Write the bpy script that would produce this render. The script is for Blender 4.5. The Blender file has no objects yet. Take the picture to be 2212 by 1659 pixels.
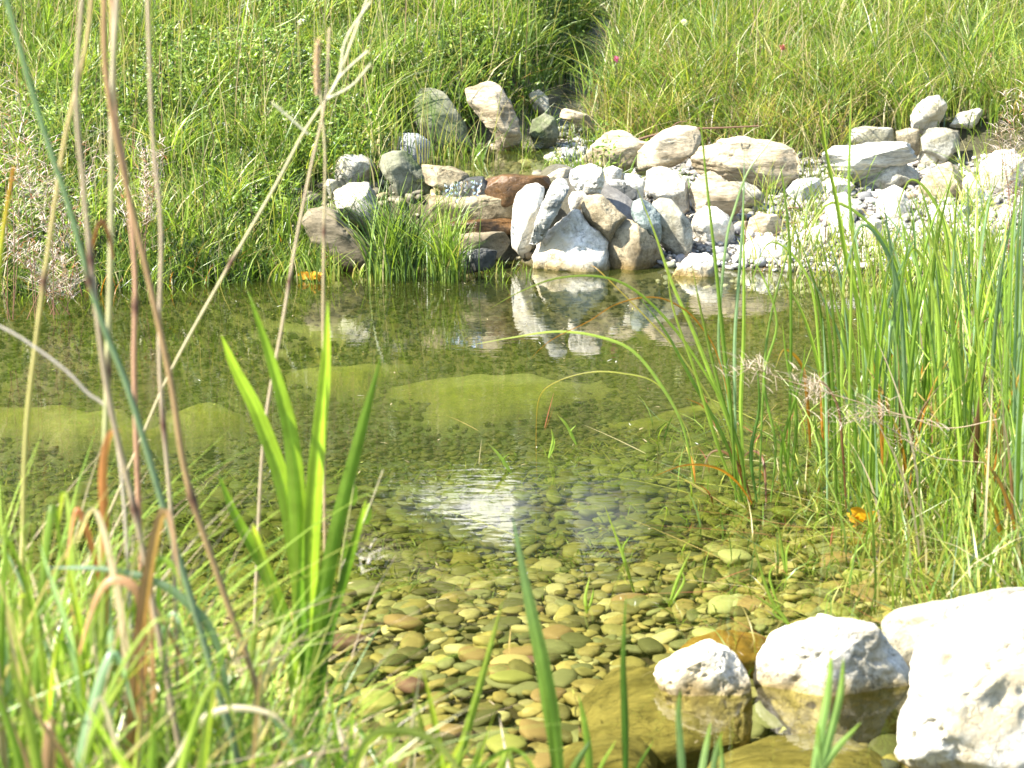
import bpy, math, random
import numpy as np
from mathutils import Vector

# ------------------------------------------------------------------ camera, sky, sun, exposure
sc = bpy.context.scene
COL = sc.collection
R = math.radians
CAM_H, PITCH = 1.30, 14.0
HFOV = 24.0
cam_d = bpy.data.cameras.new('camera'); cam = bpy.data.objects.new('camera', cam_d); COL.objects.link(cam)
cam.location = (0, 0, CAM_H); cam.rotation_euler = (R(90 - PITCH), 0, 0)
cam_d.sensor_width = 36; cam_d.lens = 18 / math.tan(R(HFOV / 2))
cam_d.clip_start = 0.05; cam_d.clip_end = 500
cam_d.dof.use_dof = True; cam_d.dof.focus_distance = 5.8; cam_d.dof.aperture_fstop = 9.5
sc.camera = cam
SUN = Vector((-0.60, -0.20, 0.74)).normalized()          # towards the sun
w = bpy.data.worlds.new('World'); sc.world = w; w.use_nodes = True
nt = w.node_tree; bg = nt.nodes['Background']
sky = nt.nodes.new('ShaderNodeTexSky'); sky.sky_type = 'NISHITA'; sky.sun_disc = False
sky.sun_elevation = math.asin(SUN.z); sky.sun_rotation = math.atan2(SUN.x, SUN.y)
nt.links.new(sky.outputs[0], bg.inputs[0]); bg.inputs[1].default_value = 0.11
sd = bpy.data.lights.new('sun', 'SUN'); sd.energy = 5.0; sd.angle = R(0.5); sd.color = (1, 0.95, 0.86)
sun = bpy.data.objects.new('sun', sd); COL.objects.link(sun)
sun.rotation_euler = SUN.to_track_quat('Z', 'Y').to_euler()
sc.view_settings.view_transform = 'Standard'; sc.view_settings.look = 'None'
sc.view_settings.exposure = 2.15; sc.view_settings.gamma = 1
sc.cycles.transparent_max_bounces = 12; sc.cycles.max_bounces = 6
sc.cycles.caustics_reflective = False; sc.cycles.caustics_refractive = False
sc.cycles.sample_clamp_indirect = 6

rng = np.random.default_rng(7)
FPX = 1106 / math.tan(R(HFOV / 2))
cp, sp = math.cos(R(PITCH)), math.sin(R(PITCH))

def pt(px, py, D):
    """point of the place at ground distance D seen at (px, py) of a 2212-wide picture"""
    u = 829.5 - py
    dx, dy, dz = px - 1106, FPX * cp + u * sp, -FPX * sp + u * cp
    k = D / dy
    return np.array((dx * k, D, CAM_H + dz * k))

# ------------------------------------------------------------------ noise
_T = np.random.default_rng(3).random(65536) * 2 - 1
def vnoise(P):
    i = np.floor(P).astype(np.int64); f = P - i; u = f * f * (3 - 2 * f); out = 0
    for a in (0, 1):
        for b in (0, 1):
            for c in (0, 1):
                h = ((i[:, 0] + a) * 73856093 ^ (i[:, 1] + b) * 19349663 ^ (i[:, 2] + c) * 83492791) & 0xffff
                wgt = (u[:, 0] if a else 1 - u[:, 0]) * (u[:, 1] if b else 1 - u[:, 1]) * (u[:, 2] if c else 1 - u[:, 2])
                out = out + _T[h] * wgt
    return out
def fbm(P, o=4, g=.5):
    s = 0; a = 1; t = 0
    for k in range(o):
        s = s + a * vnoise(P * 2.03 ** k + 17.3 * k); t += a; a *= g
    return s / t
def sstep(a, b, x):
    t = np.clip((x - a) / (b - a), 0, 1); return t * t * (3 - 2 * t)

# ------------------------------------------------------------------ terrain height
def yb(x): return np.interp(x, [-6, -3, -1.5, -.9, -.55, 0, .45, .9, 1.2, 1.6, 2.4, 4], [5.4, 5.95, 6.2, 6.35, 6.5, 6.57, 6.56, 6.44, 6.38, 6.28, 6.0, 5.0])
def chan_x(y): return np.interp(y, [6.5, 7.2, 7.6, 8.2, 9.5, 11], [-.1, -.05, .2, .30, .42, .5])
MOUNDS = [(-.066, 5.74, .25, .16), (-.98, 5.50, .32, .15), (-.47, 5.86, .15, .08), (-.62, 6.12, .13, .06), (.42, 5.45, .12, .06)]
def mound(x, y):
    P = np.stack([x * 7, y * 7, x * 0], -1).reshape(-1, 3); dx = (fbm(P, 3) * .22).reshape(np.shape(x)); m = 0 * x
    for cx_, cy_, a_, b_ in MOUNDS: m = np.maximum(m, np.exp(-(((x - cx_ + dx) / a_) ** 4 + ((y - cy_ + dx * .8) / b_) ** 4)))
    return m
def H(x, y):
    x = np.asarray(x, float); y = np.asarray(y, float)
    s = yb(x) - y
    dmax = .14 + .08 * sstep(3.9, 4.7, y) - .06 * sstep(5.5, 6.2, y) - .06 * sstep(.4, .8, x)
    xr = np.interp(y, [2, 2.6, 3.4, 4.5, 5.5, 6.2], [1.2, 1.15, 1.15, 1.0, 1.2, 1.4])
    near = np.interp(x, [-2, -.6, -.1, .5, 1.2], [2.75, 2.7, 2.6, 2.5, 2.45])
    front = -np.minimum.reduce([.30 * s, .4 * (x + 2.4), .4 * (y - near), .16 * (xr - x), dmax])
    front = np.minimum(front, .12 + .02 * np.abs(y - 3))
    mm = mound(x, y) * .9; front = front * (1 - mm) + np.maximum(front, -.128) * mm
    b = -s
    L = np.interp(b, [0, .08, .5, 1.5, 3, 5, 7, 10, 60], [0, .06, .27, .60, 1.14, 2.02, 2.15, 2.15, 2.3])
    Rr = np.interp(b, [0, .9, 1.02, 1.16, 2, 3, 5, 7, 10, 60], [0, .14, .17, .30, .52, .97, 2.00, 2.15, 2.1, 2.3])
    wgt = sstep(-.05, .35, x)
    back = L * (1 - wgt) + Rr * wgt
    back = back + .15 * np.exp(-(((x - .20) / .2) ** 4 + ((y - 6.78) / .15) ** 4))
    ch = np.interp(y, [6.4, 6.66, 6.72, 7.3, 7.6, 8.2, 9.5, 11], [-.08, -.03, .17, .165, .24, .40, .95, 1.5])
    wl = np.interp(y, [6.5, 6.8, 7.3, 7.7, 9], [.17, .34, .36, .16, .10]); wr = np.interp(y, [6.5, 7.2, 7.6, 9], [.15, .17, .09, .09])
    m = np.exp(-((x - chan_x(y)) / np.where(x < chan_x(y), wl, wr)) ** 4) * (1 - sstep(8.7, 9.5, y))
    back = back * (1 - m) + ch * m
    z = np.where(s > 0, front, back)
    P = np.stack([x * 3, y * 3, x * 0], -1).reshape(-1, 3)
    z = z + (fbm(P, 3) * .018).reshape(z.shape) * np.where(s > 0, .4, 1)
    return z
def hitD(px, py):
    D = np.arange(2.0, 13, .01)
    P = np.stack([pt(px, py, d) for d in D])
    z = H(P[:, 0], P[:, 1]); k = np.argmax(P[:, 2] < z)
    return float(D[k])

# ------------------------------------------------------------------ mesh helpers
def mesh(name, V, F, col=None, mat=None, smooth=True):
    V = np.asarray(V, np.float32); F = np.asarray(F, np.int32); n = F.shape[1]
    me = bpy.data.meshes.new(name)
    me.vertices.add(len(V)); me.vertices.foreach_set('co', V.ravel())
    me.loops.add(F.size); me.loops.foreach_set('vertex_index', F.ravel())
    me.polygons.add(len(F)); me.polygons.foreach_set('loop_start', np.arange(len(F), dtype=np.int32) * n)
    me.update(calc_edges=True)
    if smooth: me.polygons.foreach_set('use_smooth', np.ones(len(F), bool))
    if col is not None:
        a = me.color_attributes.new('col', 'FLOAT_COLOR', 'POINT')
        c = np.ones((len(V), 4), np.float32); c[:, :3] = col; a.data.foreach_set('color', c.ravel())
    if mat: me.materials.append(mat)
    return me
def link(name, me, parent=None, loc=(0, 0, 0), rot=None):
    o = bpy.data.objects.new(name, me); COL.objects.link(o); o.location = loc
    if rot is not None: o.rotation_euler = rot
    if parent: o.parent = parent
    return o
def tag(o, label=None, cat=None, group=None, kind=None):
    if label: o['label'] = label
    if cat: o['category'] = cat
    if group: o['group'] = group
    if kind: o['kind'] = kind
    return o
def ico(level):
    p = (1 + 5 ** .5) / 2
    V = [(-1, p, 0), (1, p, 0), (-1, -p, 0), (1, -p, 0), (0, -1, p), (0, 1, p), (0, -1, -p), (0, 1, -p), (p, 0, -1), (p, 0, 1), (-p, 0, -1), (-p, 0, 1)]
    F = [(0, 11, 5), (0, 5, 1), (0, 1, 7), (0, 7, 10), (0, 10, 11), (1, 5, 9), (5, 11, 4), (11, 10, 2), (10, 7, 6), (7, 1, 8), (3, 9, 4), (3, 4, 2), (3, 2, 6), (3, 6, 8), (3, 8, 9), (4, 9, 5), (2, 4, 11), (6, 2, 10), (8, 6, 7), (9, 8, 1)]
    V = [np.array(v) / np.linalg.norm(v) for v in V]
    for _ in range(level):
        c = {}; G = []
        def mid(a, b):
            k = (min(a, b), max(a, b))
            if k not in c:
                m = V[a] + V[b]; V.append(m / np.linalg.norm(m)); c[k] = len(V) - 1
            return c[k]
        for a, b, d in F:
            x, y, z = mid(a, b), mid(b, d), mid(d, a)
            G += [(a, x, z), (b, y, x), (d, z, y), (x, y, z)]
        F = G
    return np.array(V), np.array(F)
ICO = {k: ico(k) for k in (0, 1, 2, 3, 4, 5)}

# ------------------------------------------------------------------ materials
def nodes(name):
    m = bpy.data.materials.new(name); m.use_nodes = True; t = m.node_tree; t.nodes.clear()
    out = t.nodes.new('ShaderNodeOutputMaterial')
    def N(kind, **kw):
        n = t.nodes.new('ShaderNode' + kind)
        for k, v in kw.items():
            if k in n.inputs: n.inputs[k].default_value = v
            else: setattr(n, k, v)
        return n
    return m, t, out, N, t.links.new

def leaf_mat(name, trans=.45, rough=.5, spec=.3):
    m, t, out, N, L = nodes(name)
    a = N('Attribute', attribute_name='col')
    geo = N('TexCoord'); no = N('TexNoise', Scale=60.0, Detail=2.0); L(geo.outputs['Object'], no.inputs['Vector'])
    hs = N('HueSaturation'); L(a.outputs['Color'], hs.inputs['Color'])
    mr = N('MapRange'); mr.inputs[3].default_value = .75; mr.inputs[4].default_value = 1.25
    L(no.outputs[0], mr.inputs[0]); L(mr.outputs[0], hs.inputs['Value'])
    p = N('BsdfPrincipled', Roughness=rough); p.inputs['Specular IOR Level'].default_value = spec
    tr = N('BsdfTranslucent'); mx = N('MixShader'); mx.inputs[0].default_value = trans
    g = N('MixRGB', blend_type='MULTIPLY'); g.inputs[0].default_value = 1; g.inputs[2].default_value = (1.25, 1.3, .6, 1)
    L(hs.outputs[0], p.inputs['Base Color']); L(hs.outputs[0], g.inputs[1]); L(g.outputs[0], tr.inputs[0])
    L(p.outputs[0], mx.inputs[1]); L(tr.outputs[0], mx.inputs[2]); L(mx.outputs[0], out.inputs[0])
    return m
LEAF = leaf_mat('grass_leaf', .45, .38, .45); STRAW = leaf_mat('dry_straw', .3, .6, .25)
REED = leaf_mat('reed_leaf', .55, .35, .5)

def rock_mat(name, base, dark, speck=.5, scale=9.0, stain=None, bump=.5, rough=.85, streak=(1, 1, 1), algae=0.0):
    m, t, out, N, L = nodes(name)
    tc = N('TexCoord'); mp = N('Mapping'); mp.inputs['Scale'].default_value = streak
    L(tc.outputs['Object'], mp.inputs[0])
    oi = N('ObjectInfo'); ad = N('VectorMath', operation='ADD'); sc_ = N('VectorMath', operation='SCALE'); sc_.inputs[3].default_value = 13.0
    cb = N('CombineXYZ'); L(oi.outputs['Random'], cb.inputs[0]); L(oi.outputs['Random'], cb.inputs[2]); L(cb.outputs[0], sc_.inputs[0])
    L(mp.outputs[0], ad.inputs[0]); L(sc_.outputs[0], ad.inputs[1])
    n1 = N('TexNoise', Scale=scale, Detail=8.0, Roughness=.65); L(ad.outputs[0], n1.inputs['Vector'])
    r1 = N('ValToRGB'); r1.color_ramp.elements[0].position = .36; r1.color_ramp.elements[1].position = .6
    r1.color_ramp.elements[0].color = (*dark, 1); r1.color_ramp.elements[1].color = (*base, 1)
    L(n1.outputs[0], r1.inputs[0])
    n2 = N('TexNoise', Scale=scale * 9, Detail=6.0, Roughness=.75); L(ad.outputs[0], n2.inputs['Vector'])
    r2 = N('ValToRGB'); r2.color_ramp.elements[0].position = .32; r2.color_ramp.elements[1].position = .55
    r2.color_ramp.elements[0].color = (speck, speck, speck * .95, 1); r2.color_ramp.elements[1].color = (1, 1, 1, 1)
    L(n2.outputs[0], r2.inputs[0])
    mu = N('MixRGB', blend_type='MULTIPLY'); mu.inputs[0].default_value = 1
    L(r1.outputs[0], mu.inputs[1]); L(r2.outputs[0], mu.inputs[2]); c = mu.outputs[0]
    if stain:
        n3 = N('TexNoise', Scale=scale * .6, Detail=5.0, Roughness=.6); L(sc_.outputs[0], ad.inputs[1]); L(ad.outputs[0], n3.inputs['Vector'])
        r3 = N('ValToRGB'); r3.color_ramp.elements[0].position = .52; r3.color_ramp.elements[1].position = .66
        L(n3.outputs[0], r3.inputs[0]); mm = N('MixRGB'); mm.inputs[2].default_value = (*stain, 1)
        L(r3.outputs[0], mm.inputs[0]); L(c, mm.inputs[1]); c = mm.outputs[0]
    vo = N('TexVoronoi', feature='DISTANCE_TO_EDGE', Scale=6.5); dv = N('VectorMath', operation='ADD'); ns = N('TexNoise', Scale=14.0, Detail=4.0); L(mp.outputs[0], ns.inputs['Vector'])
    nsc = N('VectorMath', operation='SCALE'); nsc.inputs[3].default_value = .35; L(ns.outputs[1], nsc.inputs[0]); L(mp.outputs[0], dv.inputs[0]); L(nsc.outputs[0], dv.inputs[1]); L(dv.outputs[0], vo.inputs['Vector'])
    vr = N('MapRange'); vr.inputs[2].default_value = .022; vr.inputs[3].default_value = .55; vr.inputs[4].default_value = 1.0; L(vo.outputs['Distance'], vr.inputs[0])
    vm = N('MixRGB', blend_type='MULTIPLY'); vm.inputs[0].default_value = .55; L(c, vm.inputs[1]); L(vr.outputs[0], vm.inputs[2]); c = vm.outputs[0]
    # damp, algae-stained foot of stones that stand in the water
    ge = N('NewGeometry'); se = N('SeparateXYZ'); L(ge.outputs['Position'], se.inputs[0])
    nw = N('TexNoise', Scale=30.0, Detail=3.0); L(ge.outputs['Position'], nw.inputs['Vector'])
    ma = N('Math', operation='MULTIPLY_ADD'); ma.inputs[1].default_value = -.035; L(nw.outputs[0], ma.inputs[0]); L(se.outputs[2], ma.inputs[2])
    wr = N('MapRange'); wr.inputs[1].default_value = .016; wr.inputs[2].default_value = -.014; L(ma.outputs[0], wr.inputs[0])
    wm = N('MixRGB', blend_type='MULTIPLY'); wm.inputs[2].default_value = (.52, .43, .24, 1); L(wr.outputs[0], wm.inputs[0]); L(c, wm.inputs[1]); c = wm.outputs[0]
    p = N('BsdfPrincipled', Roughness=rough); p.inputs['Specular IOR Level'].default_value = .25
    L(c, p.inputs['Base Color'])
    b = N('Bump', Strength=bump, Distance=.012); b2 = N('Bump', Strength=bump * .8, Distance=.004)
    b3 = N('Bump', Strength=bump * .6, Distance=.006); L(vr.outputs[0], b3.inputs['Height']); L(b3.outputs[0], b.inputs['Normal'])
    L(n1.outputs[0], b.inputs['Height']); L(n2.outputs[0], b2.inputs['Height']); L(b.outputs[0], b2.inputs['Normal']); L(b2.outputs[0], p.inputs['Normal'])
    L(p.outputs[0], out.inputs[0]); return m
M = {
 'white': rock_mat('white_limestone', (.82, .78, .68), (.42, .38, .29), .55, 12, stain=(.52, .44, .29), bump=1.0),
 'grey': rock_mat('grey_stone', (.44, .42, .34), (.17, .155, .11), .45, 12, bump=.8, stain=(.30, .27, .17)),
 'beige': rock_mat('beige_gneiss', (.50, .42, .29), (.20, .155, .09), .5, 9, bump=.8, streak=(.5, 1, 2.2)),
 'tan': rock_mat('tan_stone', (.36, .30, .19), (.13, .10, .055), .5, 12, bump=.8),
 'brown': rock_mat('brown_slate', (.24, .20, .13), (.11, .09, .055), .6, 10, streak=(.7, 1, 2)),
 'rust': rock_mat('rusty_wet_stone', (.14, .075, .030), (.045, .028, .014), .5, 16, rough=.3),
 'moss': rock_mat('mossy_stone', (.22, .215, .15), (.08, .09, .045), .5, stain=(.07, .10, .025)),
 'slate': rock_mat('streaked_slate', (.66, .64, .56), (.20, .20, .17), .5, 10, streak=(.35, 1, 3.6), bump=1.0),
 'blue': rock_mat('blue_grey_stone', (.42, .43, .43), (.20, .21, .22), .6),
 'teal': rock_mat('teal_serpentine', (.30, .33, .30), (.07, .11, .10), .5, 26, rough=.5),
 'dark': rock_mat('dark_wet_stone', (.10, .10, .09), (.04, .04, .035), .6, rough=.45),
 'slab': rock_mat('submerged_slab', (.42, .40, .24), (.22, .21, .11), .6, 12, streak=(.6, 2, 1), stain=(.14, .13, .04), bump=.9),
 'ochre': rock_mat('ochre_slab', (.46, .30, .10), (.26, .17, .06), .7, 10, streak=(.5, 2, 1)),
 'algae': rock_mat('algae_mat', (.19, .19, .035), (.09, .11, .02), .7, 9, bump=.5, streak=(1, .5, 1)),
}

def vc_mat(name, rough=.8, var=.3, bump=.3, scale=40.0, isl=0.0):
    m, t, out, N, L = nodes(name)
    a = N('Attribute', attribute_name='col'); tc = N('TexCoord'); n = N('TexNoise', Scale=scale, Detail=6.0, Roughness=.7)
    L(tc.outputs['Object'], n.inputs['Vector'])
    mr = N('MapRange'); mr.inputs[1].default_value = .3; mr.inputs[2].default_value = .7; mr.inputs[3].default_value = 1 - var; mr.inputs[4].default_value = 1 + var
    L(n.outputs[0], mr.inputs[0]); hs = N('HueSaturation'); L(a.outputs['Color'], hs.inputs['Color']); L(mr.outputs[0], hs.inputs['Value'])
    p = N('BsdfPrincipled', Roughness=rough); p.inputs['Specular IOR Level'].default_value = .3
    b = N('Bump', Strength=bump, Distance=.01); L(n.outputs[0], b.inputs['Height']); L(b.outputs[0], p.inputs['Normal'])
    L(hs.outputs[0], p.inputs['Base Color']); L(p.outputs[0], out.inputs[0]); return m
GROUND = vc_mat('soil_and_silt', .9, .4, .9, 35.0); PEB = vc_mat('pebble_stone', .7, .25, .25, 60.0); BARK = vc_mat('plain_painted', .8, .1, .1, 8.0)

def water_mat(name, tint, amp, scale, rough=.01, murk=None):
    m, t, out, N, L = nodes(name)
    tc = N('NewGeometry'); mp = N('Mapping'); mp.inputs['Scale'].default_value = (1.0, 1.9, 1)
    L(tc.outputs['Position'], mp.inputs[0])
    n1 = N('TexNoise', Scale=scale, Detail=2.0, Roughness=.45); n2 = N('TexNoise', Scale=scale * 3.4, Detail=1.0)
    n3 = N('TexNoise', Scale=1.1, Detail=1.0)
    for n in (n1, n2, n3): L(mp.outputs[0], n.inputs['Vector'])
    mr = N('MapRange'); mr.inputs[1].default_value = .35; mr.inputs[2].default_value = .65; mr.inputs[3].default_value = .3; mr.inputs[4].default_value = .9; L(n3.outputs[0], mr.inputs[0])
    ad = N('Math', operation='MULTIPLY_ADD'); ad.inputs[1].default_value = .12; L(n2.outputs[0], ad.inputs[0]); L(n1.outputs[0], ad.inputs[2])
    mu = N('Math', operation='MULTIPLY'); L(ad.outputs[0], mu.inputs[0]); L(mr.outputs[0], mu.inputs[1])
    b = N('Bump', Strength=1.0, Distance=amp); L(mu.outputs[0], b.inputs['Height'])
    fr = N('Fresnel', IOR=1.38); L(b.outputs[0], fr.inputs['Normal'])
    tr = N('BsdfTransparent'); tr.inputs[0].default_value = (*tint, 1)
    gl = N('BsdfGlossy', Roughness=rough); gl.inputs[0].default_value = (1, 1, 1, 1); L(b.outputs[0], gl.inputs['Normal'])
    body = tr.outputs[0]
    if murk:   # suspended algae: the flatter the line of sight, the longer its way through the water
        lw = N('LayerWeight', Blend=.5); lr = N('MapRange'); lr.inputs[1].default_value = .60; lr.inputs[2].default_value = .83; lr.inputs[3].default_value = .03; lr.inputs[4].default_value = .38
        L(lw.outputs['Facing'], lr.inputs[0]); df = N('BsdfDiffuse'); df.inputs[0].default_value = (*murk, 1)
        m2 = N('MixShader'); L(lr.outputs[0], m2.inputs[0]); L(tr.outputs[0], m2.inputs[1]); L(df.outputs[0], m2.inputs[2]); body = m2.outputs[0]
    mx = N('MixShader'); L(fr.outputs[0], mx.inputs[0]); L(body, mx.inputs[1]); L(gl.outputs[0], mx.inputs[2]); L(mx.outputs[0], out.inputs[0]); return m
WATER = water_mat('pond_water', (.90, .93, .70), .00048, 19.0, murk=(.036, .046, .007))
STREAM = water_mat('running_water', (.85, .88, .85), .004, 70.0, .06)

# ------------------------------------------------------------------ ground sheet
def spaced(lo, a, b, hi, step):
    mid = np.arange(a, b + 1e-6, step); out = [mid]
    k = np.geomspace(step * 2, hi - b, 26); out.append(b + k)
    k = np.geomspace(step * 2, a - lo, 26); out.insert(0, (a - k)[::-1])
    return np.concatenate(out)
xs = spaced(-90, -2.2, 2.2, 90, .025); ys = spaced(-40, 2.2, 9.4, 140, .025)
X, Y = np.meshgrid(xs, ys); Z = H(X, Y)
nx, ny = len(xs), len(ys); idx = np.arange(nx * ny).reshape(ny, nx)
Fq = np.stack([idx[:-1, :-1], idx[:-1, 1:], idx[1:, 1:], idx[1:, :-1]], -1).reshape(-1, 4)
P = np.stack([X, Y, Z], -1).reshape(-1, 3)
n = fbm(P * 6, 4)[:, None]
c_land = np.array((.045, .042, .018)) + n * .02
c_grav = np.array((.15, .14, .12)) + n * .10
c_bed = np.array((.045, .036, .012)) + n * .05
c_deep = np.array((.025, .032, .010)) + n * .015  # deep bed: algae green, with the water's light absorption put into the colour
gravm = (sstep(.05, .25, P[:, 0]) * (1 - sstep(.98, 1.06, P[:, 1] - yb(P[:, 0]))) * (P[:, 1] > yb(P[:, 0]) - .02) * (1 - sstep(1.9, 2.3, P[:, 0])))[:, None]
chm = (np.exp(-((P[:, 0] - chan_x(P[:, 1])) / .16) ** 4) * (P[:, 1] > 6.4) * (P[:, 1] < 10))[:, None]
c = c_land * (1 - gravm) + c_grav * gravm
c = c * (1 - chm) + (np.array((.16, .14, .09)) + n * .06) * chm
wet = sstep(.016, -.002, P[:, 2])[:, None]; deep = sstep(-.15, -.21, P[:, 2])[:, None]
c = c * (1 - wet) + (c_bed * (1 - deep) + c_deep * deep) * wet
mo = (mound(P[:, 0], P[:, 1]) * (P[:, 1] < 6.35))[:, None]; c = c * (1 - mo) + (np.array((.105, .108, .026)) + n * .07) * mo
ground = link('ground', mesh('ground', P, Fq, np.clip(c, .01, 1), GROUND)); tag(ground, kind='structure')

def sheet(name, x0, x1, y0, y1, z, mat, label=None):
    k = 40; gx, gy = np.meshgrid(np.linspace(x0, x1, k), np.linspace(y0, y1, k)); i = np.arange(k * k).reshape(k, k)
    F = np.stack([i[:-1, :-1], i[:-1, 1:], i[1:, 1:], i[1:, :-1]], -1).reshape(-1, 4)
    zz = z(gx, gy) if callable(z) else np.full_like(gx, z)
    o = link(name, mesh(name, np.stack([gx, gy, zz], -1).reshape(-1, 3), F, None, mat)); tag(o, kind='structure'); return o
sheet('pond_water', -2.9, 2.2, 2.2, 6.66, 0.0, WATER)
sheet('pool_water', -.27, .14, 6.715, 7.36, 0.212, WATER)
# stream water running down its channel
yy = np.linspace(7.3, 10.4, 60); k = np.linspace(-1, 1, 7)
gx = chan_x(yy)[:, None] + .075 * k[None]; gy = np.repeat(yy[:, None], 7, 1)
gz = np.interp(gy, [7.3, 7.6, 8.2, 9.5, 11], [.215, .27, .43, .97, 1.52]) + .012 * np.sin(gy * 19)
i = np.arange(60 * 7).reshape(60, 7); F = np.stack([i[:-1, :-1], i[:-1, 1:], i[1:, 1:], i[1:, :-1]], -1).reshape(-1, 4)
tag(link('stream_water', mesh('stream_water', np.stack([gx, gy, gz], -1).reshape(-1, 3), F, None, STREAM)), kind='structure')

# ------------------------------------------------------------------ pebbles (parts of the ground)
def rotz(a):
    c_, s_ = np.cos(a), np.sin(a); o = np.zeros((len(a), 3, 3)); o[:, 0, 0] = c_; o[:, 0, 1] = -s_; o[:, 1, 0] = s_; o[:, 1, 1] = c_; o[:, 2, 2] = 1; return o
FLAT = [1.0]
def pebble_shape(level, seed):
    V, F = ICO[level]; r = np.random.default_rng(seed)
    s = np.array((1, r.uniform(.5, .9), r.uniform(.19, .36) * FLAT[0]))
    q = np.sign(V) * np.abs(V) ** r.uniform(.75, 1.0)
    d = 1 + .16 * fbm(V * 1.1 + seed * 3.1, 2) + .05 * fbm(V * 3 + seed, 2)
    q = q * d[:, None] * s
    for _ in range(4):
        nn = r.normal(size=3) * (1, 1, .6); nn /= np.linalg.norm(nn); h = (q @ nn).max() * .8; e = np.maximum(q @ nn - h, 0); q = q - e[:, None] * nn * .8
    return q, F
PAL_BED = np.array([(.34, .29, .14), (.25, .23, .12), (.46, .42, .28), (.33, .26, .13), (.17, .155, .08), (.56, .52, .38), (.29, .27, .16), (.24, .25, .17), (.31, .26, .12), (.38, .33, .17), (.13, .12, .07), (.38, .31, .17)])
PAL_BANK = np.array([(.45, .43, .38), (.54, .51, .44), (.34, .33, .30), (.46, .39, .30), (.62, .59, .52), (.26, .25, .23), (.50, .47, .39)])
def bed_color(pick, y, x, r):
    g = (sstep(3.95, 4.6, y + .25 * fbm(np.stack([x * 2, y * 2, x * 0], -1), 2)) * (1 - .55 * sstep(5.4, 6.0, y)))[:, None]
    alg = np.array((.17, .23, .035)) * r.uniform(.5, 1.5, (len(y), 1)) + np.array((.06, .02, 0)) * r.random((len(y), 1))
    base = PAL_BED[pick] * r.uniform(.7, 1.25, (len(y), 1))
    dk = (1 - .50 * sstep(3.9, 4.9, y) - .38 * sstep(5.0, 5.7, y))[:, None]  # farther pebbles darker: light absorbed by the water put into their colour
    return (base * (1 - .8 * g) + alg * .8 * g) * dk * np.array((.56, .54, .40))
def scatter_pebbles(x0, x1, y0, y1, step, size, mask, colorf, layers, seed):
    r = np.random.default_rng(seed); out = []
    for l in range(layers):
        gx, gy = np.meshgrid(np.arange(x0, x1, step), np.arange(y0, y1, step)); x = gx.ravel() + r.uniform(-.55, .55, gx.size) * step; y = gy.ravel() + r.uniform(-.55, .55, gx.size) * step
        k = mask(x, y) & (r.random(len(x)) < (1, .55, .3)[l] * (.85 if layers == 3 else 1)); x, y = x[k], y[k]
        s = size * r.lognormal(-.05, .40, len(x)).clip(.4, 2.1)
        hz = H(x, y); hz = np.where(hz < 0, np.minimum(hz + s * .22 + l * size * .30, -.022), hz + s * .25 + l * size * .35); out.append((x, y, hz, s))
    return [np.concatenate(q) for q in zip(*out)], r
def build_pebbles(name, x, y, z, s, colv, n_obj, cat_name, r, lvl=1):
    n = len(x); az = r.uniform(0, 6.28, n); tx = r.normal(0, .13, n); ty = r.normal(0, .13, n); var = r.integers(0, 16, n)
    dist = np.hypot(x, y); order = np.argsort(-(s / dist) * (np.abs(x) < dist * .215) * (y > 2.95)); big = order[:n_obj]; rest = order[n_obj:]
    shapes = []
    for v in range(32):
        q, F = pebble_shape(2 if lvl else 1, v); shapes.append((q, F))
    # singles: shared shape, palette from nearest colour bin
    cache = {}
    binc = (colv[big] * 14).round().astype(int)
    for j, b in enumerate(big):
        key = (int(var[b]), tuple(binc[j]))
        if key not in cache:
            q, F = shapes[key[0]]; cache[key] = mesh(cat_name, q, F, np.tile(np.clip(np.array(key[1]) / 14, .03, .8), (len(q), 1)), PEB)
        o = link(cat_name, cache[key], ground, (x[b], y[b], z[b]), (tx[b], ty[b], az[b])); o.scale = (s[b],) * 3
    sh = [pebble_shape(lvl, v) for v in range(16)]; VV = np.stack([q for q, _ in sh]); F0 = sh[0][1]; nv = VV.shape[1]
    V = VV[var[rest]] * s[rest][:, None, None]
    V[:, :, 2] += V[:, :, 0] * ty[rest][:, None] + V[:, :, 1] * tx[rest][:, None]
    V = np.einsum('nij,nvj->nvi', rotz(az[rest]), V) + np.stack([x, y, z], -1)[rest][:, None]
    F = (F0[None] + (np.arange(len(rest)) * nv)[:, None, None]).reshape(-1, 3)
    o = link(name, mesh(name, V.reshape(-1, 3), F, np.repeat(colv[rest], nv, 0), PEB), ground); o['kind'] = 'stuff'

wet_mask = lambda x, y: (mound(x, y) < .35) & (H(x, y) < .0) & (np.abs(x) < y * .26) & (y < yb(x) + .02)
(x, y, z, s), r = scatter_pebbles(-1.1, 1.2, 2.75, 4.3, .027, .0178, wet_mask, None, 3, 1)
cv = bed_color(r.integers(0, len(PAL_BED), len(x)), y, x, r)
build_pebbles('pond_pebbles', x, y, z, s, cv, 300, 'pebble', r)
(x, y, z, s), r = scatter_pebbles(-1.4, 1.6, 4.3, 5.15, .032, .0170, wet_mask, None, 2, 2)
cv = bed_color(r.integers(0, len(PAL_BED), len(x)), y, x, r)
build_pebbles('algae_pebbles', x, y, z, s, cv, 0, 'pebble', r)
(x, y, z, s), r = scatter_pebbles(-1.7, 1.6, 5.15, 6.6, .0225, .0105, wet_mask, None, 2, 5)
cv = bed_color(r.integers(0, len(PAL_BED), len(x)), y, x, r) * np.array((.9, .75, .55))
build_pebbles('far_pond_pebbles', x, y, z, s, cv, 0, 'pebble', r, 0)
FLAT[0] = 1.9
bank_mask = lambda x, y: (y > yb(x) - .12) & (y < yb(x) + 1.05) & (H(x, y) > -.05) & ~((x < .40) & (y < 6.93))
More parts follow.
